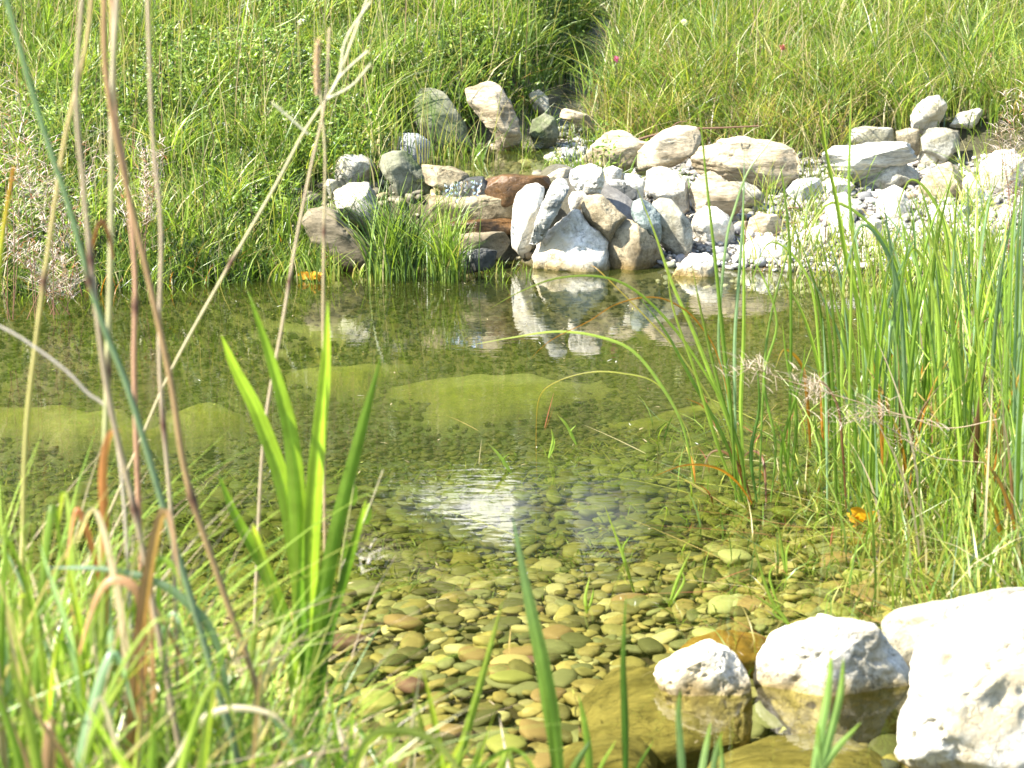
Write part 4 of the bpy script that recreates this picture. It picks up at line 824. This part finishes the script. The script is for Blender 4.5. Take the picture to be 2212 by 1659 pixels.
# blades emerging from the mid pond
for px, D, lb in [([(1105, 1022), (1080, 985), (1052, 955)], 4.52, 'short sprout tip in the water left of the brown arch'), ([(1185, 990), (1195, 950), (1190, 925)], 4.6, 'tiny upright sprout above the reflection'), ([(1245, 960), (1225, 920), (1203, 895)], 4.7, 'tiny leaning sprout pointing up left'),
                  ([(1370, 1280), (1345, 1200), (1305, 1090)], 3.95, 'slender bent sprout beside the sky reflection'), ([(1445, 1310), (1465, 1250), (1492, 1190)], 3.75, 'bright short sprout leaning right over the pebbles'), ([(1268, 1325), (1264, 1290), (1275, 1240)], 3.72, 'little dark forked sprout over the pebbles'),
                  ([(1690, 1330), (1660, 1280), (1620, 1150)], 3.72, 'bright sprout left of the red water weed'), ([(1700, 1250), (1690, 1190), (1680, 1130)], 3.9, 'upright bright sprout above the white rocks'), ([(1705, 1350), (1680, 1320), (1620, 1280)], 3.6, 'wide green sprout tip leaning left behind the peaked rock')]:
    b_ = pt(*px[0], D); o = root('water_sprout', (b_[0], D, 0), lb, 'sprout')
    leaf(o, px, D, .006, LG, YG); (a, c_), (d, e) = px[0], px[-1]; leaf(o, [(a, c_), ((a + d) / 2 + 8, (c_ + e) / 2 + 8), (a + (d - a) * .3 + 12, e + (c_ - e) * .35)], D, .004, LG, LG)

# tall dry stems of the left foreground
def tall(label, px, D, r0, r1, c0, c1, nodes_at=(), leaves=(), D2=None, cat='grass stem'):
    b_ = pt(px[0][0], px[0][1], D); o = root('tall_grass', (b_[0], D, -.03), label, cat)
    stem(o, px, D, r0, r1, c0, c1, D2, nodes_at)
    for (lp, wd, a, b2) in leaves: leaf(o, lp, D - .02, wd, a, b2, None, .5)
    return o
tall('orange-brown dry stem curving from the top left edge of the picture down to the iris', [(640, 1800), (560, 1500), (480, 1270), (405, 1040), (370, 830), (325, 620), (262, 350), (228, 150), (225, -40)], 2.35, .0034, .0022, (.30, .22, .10), (.40, .25, .13), (.36,))
tall('dark green stem slanting from the upper left corner to the bottom centre', [(560, 1800), (430, 1350), (360, 1120), (280, 850), (215, 680), (150, 450), (85, 250), (20, 20), (0, -60)], 2.3, .0034, .0020, (.16, .22, .12), (.20, .30, .12), (.55,))
tall('grey-brown stem left of the dark green one', [(420, 1800), (330, 1300), (290, 1100), (235, 860), (205, 640), (180, 400), (165, 200), (180, -40)], 2.3, .0030, .0020, (.34, .27, .18), (.42, .34, .22), (.3, .62))
tall('upright straw stem with a folded orange leaf in the left bundle', [(205, 1800), (215, 1350), (222, 1100), (232, 800), (240, 500), (242, 200), (255, -40)], 2.4, .0032, .0022, (.30, .36, .10), (.5, .42, .3), (.5,),
     [([(245, 560), (232, 500), (218, 478), (205, 510), (195, 570), (186, 650)], .0045, BRN, ORG), ([(228, 1350), (226, 1150), (222, 1020), (236, 940), (262, 930)], .009, (.42, .17, .06), (.5, .25, .12)), ([(228, 1300), (190, 1150), (165, 1100), (150, 1160), (140, 1240)], .007, (.42, .17, .06), (.5, .3, .2))])
tall('reddish dry stem leaning in the middle of the left bundle', [(330, 1800), (300, 1100), (290, 800), (292, 600), (275, 400), (250, 250), (245, 100), (240, -40)], 2.45, .0028, .0018, (.38, .22, .14), (.55, .36, .22), (.4,))
tall('thin yellow-green stem at the far left leaning right', [(40, 1800), (48, 1300), (55, 960), (80, 720), (110, 500), (140, 300), (185, 100), (200, -40)], 2.45, .0026, .0016, (.36, .36, .10), (.5, .38, .2), (.5,))
tall('pale bent stem crossing from the left edge down to the bundle', [(300, 1800), (260, 1000), (180, 840), (60, 740), (-30, 690)], 2.4, .0018, .0012, (.48, .42, .34), (.52, .46, .38))
tall('thin grey stem right of the left bundle', [(390, 1800), (375, 1200), (345, 800), (348, 500), (330, 300), (322, 100), (318, -40)], 2.5, .0022, .0016, (.42, .34, .24), (.48, .38, .26), (.3,))
tall('slender grass stem with soft spikelets leaning right to the top of the picture', [(180, 1240), (300, 960), (370, 800), (480, 600), (590, 410), (660, 280), (720, 190), (760, 90), (800, -20)], 3.0, .0018, .0014, (.40, .34, .20), (.55, .52, .34), (.4,))
tall('thin bare stem left of the iris rising to the flower heads', [(545, 1500), (560, 1100), (575, 900), (610, 700), (640, 520), (672, 360), (702, 220), (712, 60)], 2.9, .0020, .0013, (.42, .34, .24), (.52, .42, .28), (.5,))
tall('thin pinkish stem behind the tallest iris leaf', [(705, 1500), (700, 1000), (698, 700), (700, 500), (702, 330), (690, 170)], 2.95, .0017, .0013, (.42, .30, .18), (.50, .44, .26), (.6,))
tall('orange-tipped yellow blade at the left edge below the bank', [(-20, 800), (0, 560), (15, 450), (30, 360)], 2.6, .0034, .0012, (.34, .5, .04), ORG)
# timothy-like head
def fuzzy_head(px, D, rad, label, col, n_=500, name='seed_head_stalk'):
    P_ = catmull([pt(a, b_, D) for a, b_ in px], 8); o = root(name, tuple(P_[0]), label, 'seed head')
    i_ = rng.integers(0, len(P_), n_); b_ = P_[i_] + rng.normal(0, rad * .25, (n_, 3)); az = rng.uniform(0, 6.28, n_)
    part('bristles', blades(b_, rad * 1.3, az, rng.uniform(.4, 1.0, n_), rad * .13, np.tile(col, (n_, 1)) * rng.uniform(.7, 1.25, (n_, 1)), 3, r=rng), o, STRAW)
    part('core', tube_geo(P_, rad * .55, rad * .45, col), o, STRAW); return o
fuzzy_head([(686, 205), (685, 150), (686, 95)], 2.9, .0062, 'soft brown cylindrical seed head at the top left centre', np.array((.46, .33, .20)), 260)
for q, (pa, lb) in enumerate([([(705, 215), (760, 185), (800, 140)], 'pale drooping spikelet right of the brown seed head'), ([(665, 290), (620, 250), (590, 225)], 'pale spikelet pointing up left from the slender stem'),
                  ([(715, 200), (740, 160), (795, 110)], 'upper pale spikelet near the top of the slender stem'), ([(735, 150), (750, 80), (800, 5)], 'topmost spikelet touching the top of the picture')]):
    fuzzy_head(pa, 2.98, .0028, lb, np.array((.58, .55, .40)), 160)

# dense foreground leaves bottom left
def fore_clump(px, D, n_, htop, label, seed, lean=120, wd=.012, cat='grass clump', dry=.25):
    r_ = np.random.default_rng(seed); b_ = pt(px, 1720, D); z0 = float(H(b_[0], D)); o = root('grass_clump', (b_[0], D, max(z0, -.05)), label, cat)
    base_py = 829.5 + FPX * math.tan(math.atan((CAM_H - z0) / D) - R(PITCH))
    for k_ in range(int(n_ * 1.35)):
        bx = px + r_.normal(0, 50); top = htop + abs(r_.normal(0, 1)) * 170; ln = r_.normal(-.1, 1) * lean; k2 = r_.random()
        if k2 < dry * .5: c0, c1 = STR, (.60, .50, .36)
        elif k2 < dry: c0, c1 = ((.32, .18, .09), (.36, .24, .13))
        elif k2 < dry + .13: c0, c1 = BG, (.26, .36, .24)
        elif k2 < .72: c0, c1 = MG, LG
        else: c0, c1 = LG, YG
        H_ = base_py - top
        P_ = [(bx, base_py), (bx + ln * .1, base_py - H_ * .35), (bx + ln * .4, base_py - H_ * .7), (bx + ln, top)]
        if r_.random() < (.38 if k2 < dry else .22): P_[-1] = (bx + ln * 1.3, top); P_.append((bx + ln * 2.0, top + r_.uniform(60, 200)))
        j = r_.uniform(.75, 1.2); leaf(o, P_, D + r_.normal(0, .04), wd * r_.uniform(.45, 1.15), np.array(c0) * j, np.array(c1) * j, D + r_.normal(0, .1), .6)
    return o
for i_, (px, D, n_, ht, ln, lb) in enumerate([
    (30, 2.30, 13, 1080, 90, 'bright grass clump in the lower left corner'), (140, 2.45, 12, 1000, 90, 'upright grass clump next to the corner one, under the folded orange leaf'),
    (230, 2.35, 12, 1090, 110, 'grass clump beneath the bundle of tall dry stems'), (330, 2.50, 10, 1180, 120, 'mixed green and rusty grass clump right of the stem bundle'),
    (450, 2.40, 11, 1230, 130, 'grass clump with bent straw leaves left of the iris'), (560, 2.55, 9, 1330, 130, 'low grass clump at the left foot of the iris'),
    (740, 2.45, 9, 1480, 140, 'low mixed grass clump at the right foot of the iris'), (870, 2.40, 9, 1500, 120, 'short grass clump between iris and broad blue-green blade'),
    (980, 2.6, 7, 1420, 70, 'sparse thin blades left of the broad blue-green blade'), (90, 2.1, 9, 1330, 140, 'nearest blurred blades at the bottom left edge'), (360, 2.1, 9, 1440, 160, 'nearest blurred straw leaves at the bottom, left of the iris'), (700, 2.05, 7, 1560, 160, 'nearest blurred leaf arcs at the bottom below the iris')]):
    fore_clump(px, D, n_, ht, lb, 700 + i_, ln)
n_ = 2900; x_ = np.concatenate([r.uniform(-.75, -.12, n_ * 3 // 4), r.uniform(-.3, .15, n_ // 4)]); n_ = len(x_); y_ = r.uniform(2.15, 2.85, n_)
fg = [blades(np.stack([x_, y_, H(x_, y_).clip(-.05) - .01], -1), r.uniform(.10, .50, n_) * np.interp(x_, [-.6, -.3, -.15, .1], [1.3, .9, .45, .34]), r.uniform(0, 6.28, n_), r.uniform(.05, 1.1, n_), r.uniform(.0010, .0034, n_), palette(n_, [LG, MG, DG, STR, YG, (.3, .2, .14)], [3.4, 3, 1, 2.4, 1, .6], r), 7, r=r)]
tag(link('foreground_grass', mesh('foreground_grass', *join(fg), LEAF)), 'fine tangle of green and straw grass filling the near left corner', 'grass', kind='stuff')
o = root('bent_leaf', (pt(455, 1700, 2.3)[0], 2.3, 0), 'bluish leaf arching left across the lower left grass', 'leaf')
leaf(o, [(520, 1700), (470, 1400), (400, 1300), (330, 1255), (230, 1230), (100, 1226)], 2.3, .0095, BG, (.34, .44, .36), 2.3, .2)
o = root('bent_leaf', (pt(1000, 1720, 2.1)[0], 2.1, 0), 'yellow-green blurred leaf bending over at the bottom centre-left', 'leaf')
leaf(o, [(740, 1740), (790, 1610), (850, 1580), (930, 1600), (985, 1660), (1010, 1740)], 2.1, .011, (.24, .30, .06), (.32, .32, .10), 2.1, .9)
o = root('bent_leaf', (pt(470, 1720, 2.2)[0], 2.2, 0), 'pale dry leaf curling in an arc at the lower left', 'leaf')
leaf(o, [(300, 1740), (380, 1640), (430, 1560), (500, 1530), (590, 1545), (640, 1600)], 2.2, .0075, (.60, .52, .38), STR, 2.2, .4)
o = root('bent_leaf', (pt(470, 1720, 2.2)[0], 2.2, 0), 'bright sunlit dry leaf hooked over below the orange leaf', 'leaf')
leaf(o, [(300, 1600), (310, 1450), (305, 1300), (270, 1255), (225, 1262), (190, 1340), (165, 1440)], 2.25, .010, (.45, .25, .14), (.5, .3, .14), 2.25, .5)

# willowherb sprig right of the iris
o = root('willowherb_sprig', (pt(740, 1500, 2.95)[0], 2.95, 0), 'thin willowherb sprig with light green pods beside the iris', 'wildflower')
stem(o, [(690, 1500), (725, 1350), (735, 1230), (760, 1080), (770, 1010)], 2.95, .0014, .0008, (.3, .3, .12)); stem(o, [(735, 1230), (780, 1140), (828, 1015)], 2.95, .001, .0006, (.45, .4, .28)); stem(o, [(760, 1420), (800, 1300), (855, 1200)], 2.95, .001, .0006, (.42, .34, .24))
for a, b_ in ((760, 1070), (742, 1190), (738, 1250), (790, 1110)): leaf(o, [(a, b_ + 22), (a + 4, b_), (a + 8, b_ - 24)], 2.95, .010, (.30, .45, .05), LG, name='pod')
part('seed_tuft', strands(np.array([pt(800, 1215, 2.95)]), 40, .025, 1.5, np.tile((.50, .45, .40), (40, 1)), wd=.0006, up=.6, spread=2), o, STRAW)

# fluffy pinkish stand at the upper left
def fluff_plant(px, D, h_px, label, seed, n_stems=5, py0=700):
    r_ = np.random.default_rng(seed); D = D; b_ = pt(px, py0, D); z0 = float(H(b_[0], D)); o = root('fireweed_stand', (b_[0], D, z0), label, 'wildflower'); pts_ = []
    for k_ in range(n_stems):
        x0, x1 = px + r_.normal(0, 30), px + r_.normal(0, 75); top = py0 - h_px * r_.uniform(.6, 1)
        l_ = [(x0, py0), ((x0 + x1) / 2 + 8, (py0 + top) / 2), (x1, top)]
        stem(o, l_, D, .0010, .0006, (.26, .14, .08), (.36, .25, .18)); q = catmull([pt(a, c_, D) for a, c_ in l_], 12); pts_.append(q[len(q) // 3:])
    P_ = np.concatenate(pts_); n_ = 480
    part('fluff', strands(P_, n_, .05, 0, np.tile((.55, .46, .40), (n_, 1)), wd=.0010, up=.5, spread=3, r_=r_), o, STRAW)
    n_ = 70; part('narrow_leaves', strands(P_, n_, .045, 0, np.tile((.24, .10, .04), (n_, 1)), wd=.0018, up=.3, spread=3, r_=r_), o, STRAW)
fluff_plant(50, 5.6, 560, 'pinkish fluffy fireweed stand at the left picture edge', 801, 8, 690)
fluff_plant(150, 6.0, 400, 'fluffy seeding stand among the left dry stems', 802, 6, 640)
fluff_plant(320, 6.3, 330, 'pale airy seed stand on the bank right of the stem bundle', 803, 5, 560)
fluff_plant(90, 5.9, 170, 'low reddish dry weeds hanging over the left shore', 804, 8, 680)
fluff_plant(2190, 5.9, 420, 'pale fluffy seed stand at the right picture edge before the meadow', 805, 7, 560)

# green tufts by the spillway and thin tall grasses on the bank
def tuft(px, py, D, h_, n_, label, sp_=.03, lean=(.1, .8), cols=(G_BRIGHT, G_MID, G_YEL, G_STRAW), pr=(4, 4, 1, .7), wd=.0021):
    b_ = pt(px, py, D); z0 = max(float(H(b_[0], D)), -.01); o = root('grass_tuft', (b_[0], D, z0), label, 'grass tuft')
    B = np.array((b_[0], D, z0)) + np.concatenate([rng.normal(0, sp_, (n_, 2)), np.zeros((n_, 1))], 1)
    g = blades(B, h_ * rng.uniform(.45, 1.1, n_), rng.uniform(0, 6.28, n_), rng.uniform(*lean, n_), wd * rng.uniform(.7, 1.2, n_), palette(n_, cols, pr, rng), 5, r=rng)
    tag(part('blades', g, o, LEAF), kind='stuff'); return o
tuft(965, 585, 6.38, .26, 150, 'bright spiky grass tuft at the waterline in front of the spillway', .022)
tuft(855, 560, 6.40, .31, 230, 'darker full grass tuft left of the bright spiky one', .032, cols=(G_MID, G_DARK, G_BRIGHT, G_STRAW), pr=(4, 3, 3, .5))
tuft(960, 400, 6.62, .26, 34, 'tall thin grasses rising behind the bright spiky tuft', .03, (.05, .35), (G_MID, G_BRIGHT, G_STRAW), (3, 3, 1))
tuft(700, 470, 6.62, .14, 90, 'dark sprouts between the jagged split stone and the shaded slab', .05, cols=(G_DARK, G_MID), pr=(1, 1))
tuft(880, 480, 6.60, .12, 90, 'grass growing in the gap under the green-topped boulder', .05, cols=(G_DARK, G_MID, G_BRIGHT), pr=(2, 2, 1))
tuft(1235, 345, 7.05, .13, 150, 'sunlit fine tuft between upper pool and sloping beige stone', .05)
tuft(1300, 250, 7.5, .13, 150, 'light feathery grass hanging by the stream above the beige stone', .06)
tuft(1130, 320, 7.3, .10, 50, 'small tuft behind the square-footed pale slab', .02)
tuft(1060, 560, 6.45, .06, 70, 'low sprouts under the spillway beside the white boulder', .05, wd=.0016)
tuft(745, 590, 6.42, .08, 60, 'low grass at the foot of the shaded brown slab', .06)
tuft(1250, 200, 8.0, .16, 120, 'dark shaded tuft left of the upper stream', .06, cols=(G_DARK, G_MID), pr=(2, 1))
for i_, (px, D, h_, lb) in enumerate([(860, 6.9, .40, 'tall seeding grass above the blue-grey stone'), (890, 7.0, .42, 'tallest seeding grass on the bank above the stones'), (935, 6.9, .36, 'thin grasses in front of the mossy slab'), (560, 6.6, .34, 'straw-coloured grasses on the middle of the left bank'),
                                    (430, 6.55, .30, 'yellowish grasses on the left bank beside the pale seed stand'), (700, 7.0, .40, 'pale grass stalks beside the brown seed head'), (1010, 7.1, .34, 'grass stalks between the two tall slabs'), (1840, 7.7, .30, 'bluish arching grasses drooping over the layered stone'), (1560, 7.8, .30, 'blue-green grasses in the middle of the meadow')]):
    x0 = pt(px, 400, D)[0]; o = tuft(px, 400, D, h_, 16, lb, .09, (.02, .45), (G_STRAW, G_MID, G_YEL), (3, 2, 1.5), .0013)

for px, py, D, h_, n_, lb in [(640, 440, 6.62, .16, 90, 'grass hanging over the upper left of the stones'), (770, 400, 6.85, .12, 60, 'little tuft between the grey veined boulder and the green-topped one'), (650, 560, 6.42, .13, 110, 'leafy grass at the waterline under the left stones'),
                              (1000, 330, 7.15, .16, 60, 'grass standing before the foot of the mossy slab'), (1180, 250, 7.5, .12, 60, 'small tuft in the shade between the tall pale slab and the high flat stone'), (1460, 330, 7.25, .07, 40, 'sprouts in the joint under the tilted beige stone')]:
    tuft(px, py, D, h_, n_, lb, .05)
n_ = 420; x_ = rng.uniform(-1.1, 1.0, n_); y_ = rng.uniform(3.0, 6.45, n_); k_ = (np.abs(x_) < y_ * .21) & (H(x_, y_) < -.03); x_, y_ = x_[k_], y_[k_]; n_ = len(x_)
tag(link('floating_bits', mesh('floating_bits', *blades(np.stack([x_, y_, np.full(n_, .002)], -1), .003, rng.uniform(0, 6.28, n_), rng.uniform(1.5, 7, n_), rng.uniform(.0008, .0022, n_), palette(n_, [STR, G_YEL, (.12, .08, .03), (.5, .5, .45)], [3, 2, 2, 1.5], rng), 3, pw=1.1, r=rng), LEAF)), 'scattered bits of straw and seeds floating on the pond', 'debris', kind='stuff')
# twig lying on top of the wall stones, dark bent root in the gravel
def twig(px, D, r0, label, col=(.12, .07, .04)):
    P_ = [pt(a, b_, D) for a, b_ in px]; o = root('twig', tuple(P_[0]), label, 'twig'); part('branch', tube_geo(P_, r0, r0 * .5, col), o, BARK)
    m_ = (P_[1] + P_[2]) / 2; part('side_shoot', tube_geo([m_, m_ + np.array((.03, 0, .03)), m_ + np.array((.06, 0, .035))], r0 * .5, r0 * .3, col), o, BARK)
twig([(1350, 315), (1400, 295), (1480, 280), (1560, 276), (1640, 272)], 7.2, .0045, 'thin dark twig lying above the tilted beige stone')
twig([(1640, 462), (1665, 468), (1690, 480), (1740, 482)], 6.85, .006, 'dark bent root among the gravel')
twig([(1385, 400), (1420, 350), (1470, 305)], 7.0, .002, 'short pale twig behind the tilted beige stone', (.4, .3, .2))

# yellow leaves floating
def yellow_leaves(px, py, D, n_, label, size):
    b_ = pt(px, py, D); o = root('yellow_leaf', (b_[0], D, .004), label, 'fallen leaf')
    for k_ in range(n_):
        a = rng.uniform(0, 6.28); c_ = np.array((b_[0], D, .008)) + np.array((rng.normal(0, size * .6), rng.normal(0, size * .4), 0)); d = np.array((math.cos(a), math.sin(a), rng.uniform(.1, .7))) * size
        part('lobe', leaf_geo([c_, c_ + d * .5 + np.array((0, 0, .005)), c_ + d], size * .9, (.50, .26, .02), (.52, .30, .03), .8, .2, k_), o, REED)
yellow_leaves(676, 597, 6.36, 6, 'yellow leaf cluster floating by the left bank in front of the stones', .026)
yellow_leaves(1872, 1142, 4.15, 5, 'yellow leaves lying at the foot of the right reeds', .03)
# tiny flowers in the grass
for i_, (px, py, D, c_, lb) in enumerate([(1533, 185 * .8641, 7.9, (.5, .12, .25), 'small pink clover head by the upper stream'), (650, 50, 7.9, (.8, .8, .78), 'white fluffy seed ball high on the left bank'), (2140, 122, 8.1, (.55, .2, .4), 'pink flower head in the right meadow'),
                                        (1478, 50, 8.0, (.8, .8, .7), 'white fluffy seed ball in the middle of the meadow'), (1690, 105, 8.0, (.4, .12, .12), 'dark red clover head in the meadow')]):
    px = 1332 if i_ == 0 else px; py = 130 if i_ == 0 else py; c3 = pt(px, py, D - .35); V, F_ = ICO[1]
    o = root('flower', (c3[0], c3[1], float(H(c3[0], c3[1]))), lb, 'flower'); n_ = 60; dirs = rng.uniform(0, 6.28, n_)
    part('petals', blades(np.tile(c3, (n_, 1)) + rng.normal(0, .003, (n_, 3)), .012, dirs, rng.uniform(.2, 1.6, n_), .0018, np.tile(c_, (n_, 1)), 3, r=rng), o, LEAF)
    part('stalk', tube_geo([np.array(o.location), (np.array(o.location) + c3) / 2 + np.array((.01, 0, 0)), c3], .001, .0008, (.2, .2, .06)), o, LEAF)

# ------------------------------------------------------------------ far things that stand above the frame and show in the water
def box(name, x0, x1, y0, y1, z0, z1, col, parent):
    V = np.array([(a, b_, c_) for c_ in (z0, z1) for b_ in (y0, y1) for a in (x0, x1)], float)
    F_ = [(0, 2, 3, 1), (4, 5, 7, 6), (0, 1, 5, 4), (2, 6, 7, 3), (0, 4, 6, 2), (1, 3, 7, 5)]
    return part(name, (V, F_, np.tile(col, (8, 1))), parent, BARK)
hs_ = root('white_house', (1.6, 33, 1.8), 'white rendered house beyond the slope, mirrored in the pond', 'house')
ce = np.array((0., 33.)); 
def house():
    a = R(35); c_, s_ = math.cos(a), math.sin(a)
    def tr(V): V = np.array(V, float); V2 = V.copy(); V2[:, 0] = V[:, 0] * c_ - V[:, 1] * s_ + .0; V2[:, 1] = V[:, 0] * s_ + V[:, 1] * c_ + 30; return V2
    W_, Dp, Z0, Z1 = 3.2, 6, 1.5, 8.75
    def bx(n_, x0, x1, y0, y1, z0, z1, col):
        V = tr([(p_, q, u) for u in (z0, z1) for q in (y0, y1) for p_ in (x0, x1)]); part(n_, (V, [(0, 2, 3, 1), (4, 5, 7, 6), (0, 1, 5, 4), (2, 6, 7, 3), (0, 4, 6, 2), (1, 3, 7, 5)], np.tile(col, (8, 1))), hs_, BARK)
    bx('wall', 0, W_, 0, Dp, Z0, Z1, (.76, .76, .75)); bx('side_wall_shade', .01, W_ - .01, -.03, -.003, Z0, Z1 - .01, (.20, .22, .25)); bx('roof', -.4, W_ + .4, -.4, Dp + .4, Z1 + .003, Z1 + .35, (.10, .07, .06))  # thin dark sheet before the white wall: its shade put into the colour
    bx('window', 1, 2.2, -.05, .02, 4.2, 5.6, (.05, .06, .07))
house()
def tree(x_, y_, h_, rad, label, col, seed, n_=2600, conifer=True, leaf_s=1.0):
    r_ = np.random.default_rng(seed); z0 = float(H(x_, y_)); o = root('tree', (x_, y_, z0), label, 'tree')
    part('trunk', tube_geo([(x_, y_, z0), (x_ + .1, y_, z0 + h_ * .5), (x_, y_, z0 + h_ * .92)], .2, .04, (.12, .08, .05)), o, BARK)
    t = r_.random(n_) ** .8; hh_ = .12 + .88 * t; rr_ = rad * ((1 - t) if conifer else np.sqrt(np.clip(1 - (2 * t - 1) ** 2, 0.05, 1))) * np.sqrt(r_.random(n_)) * (1 + .3 * np.sin(t * 40)); a = r_.uniform(0, 6.28, n_)
    c_ = np.stack([x_ + rr_ * np.cos(a), y_ + rr_ * np.sin(a), z0 + hh_ * h_], -1)
    u = r_.normal(size=(n_, 3)) * .22 * leaf_s; v = r_.normal(size=(n_, 3)) * .12 * leaf_s
    V = np.stack([c_ - u, c_ + v, c_ + u, c_ - v], 1).reshape(-1, 3); F_ = (np.arange(n_ * 4).reshape(-1, 4))
    part('crown', (V, F_, np.repeat(np.array(col) * r_.uniform(.6, 1.4, (n_, 1)), 4, 0)), o, LEAF)
tree(-4.5, 26, 12, 2.6, 'dark conifer beyond the slope, left of the white house', (.03, .06, .02), 901)
for i_, (tx_, ty_, th_, tr_, lb) in enumerate([(-1.5, 44, 24, 6, 'big broad-leaved tree directly behind the white house'), (7, 46, 25, 7, 'large tree behind the right half of the house'), (15, 42, 22, 7, 'large rounded tree beyond the right end of the meadow'),
                                     (-9, 42, 24, 7, 'large tree between the dark conifers, farther back'), (-18, 44, 22, 7, 'large tree behind the farthest left conifer')]):
    tree(tx_, ty_, th_, tr_, lb, (.035, .06, .018), 920 + i_, 5200, conifer=False, leaf_s=2.2)
tree(-7.5, 24, 14, 3.0, 'tallest dark conifer beyond the left end of the slope', (.03, .06, .02), 902)
tree(-12, 28, 13, 3.2, 'conifer farthest left beyond the slope', (.035, .07, .02), 903)
tree(8.5, 27, 9, 2.8, 'round broad-leaved tree beyond the right end of the slope', (.06, .12, .03), 904, conifer=False)
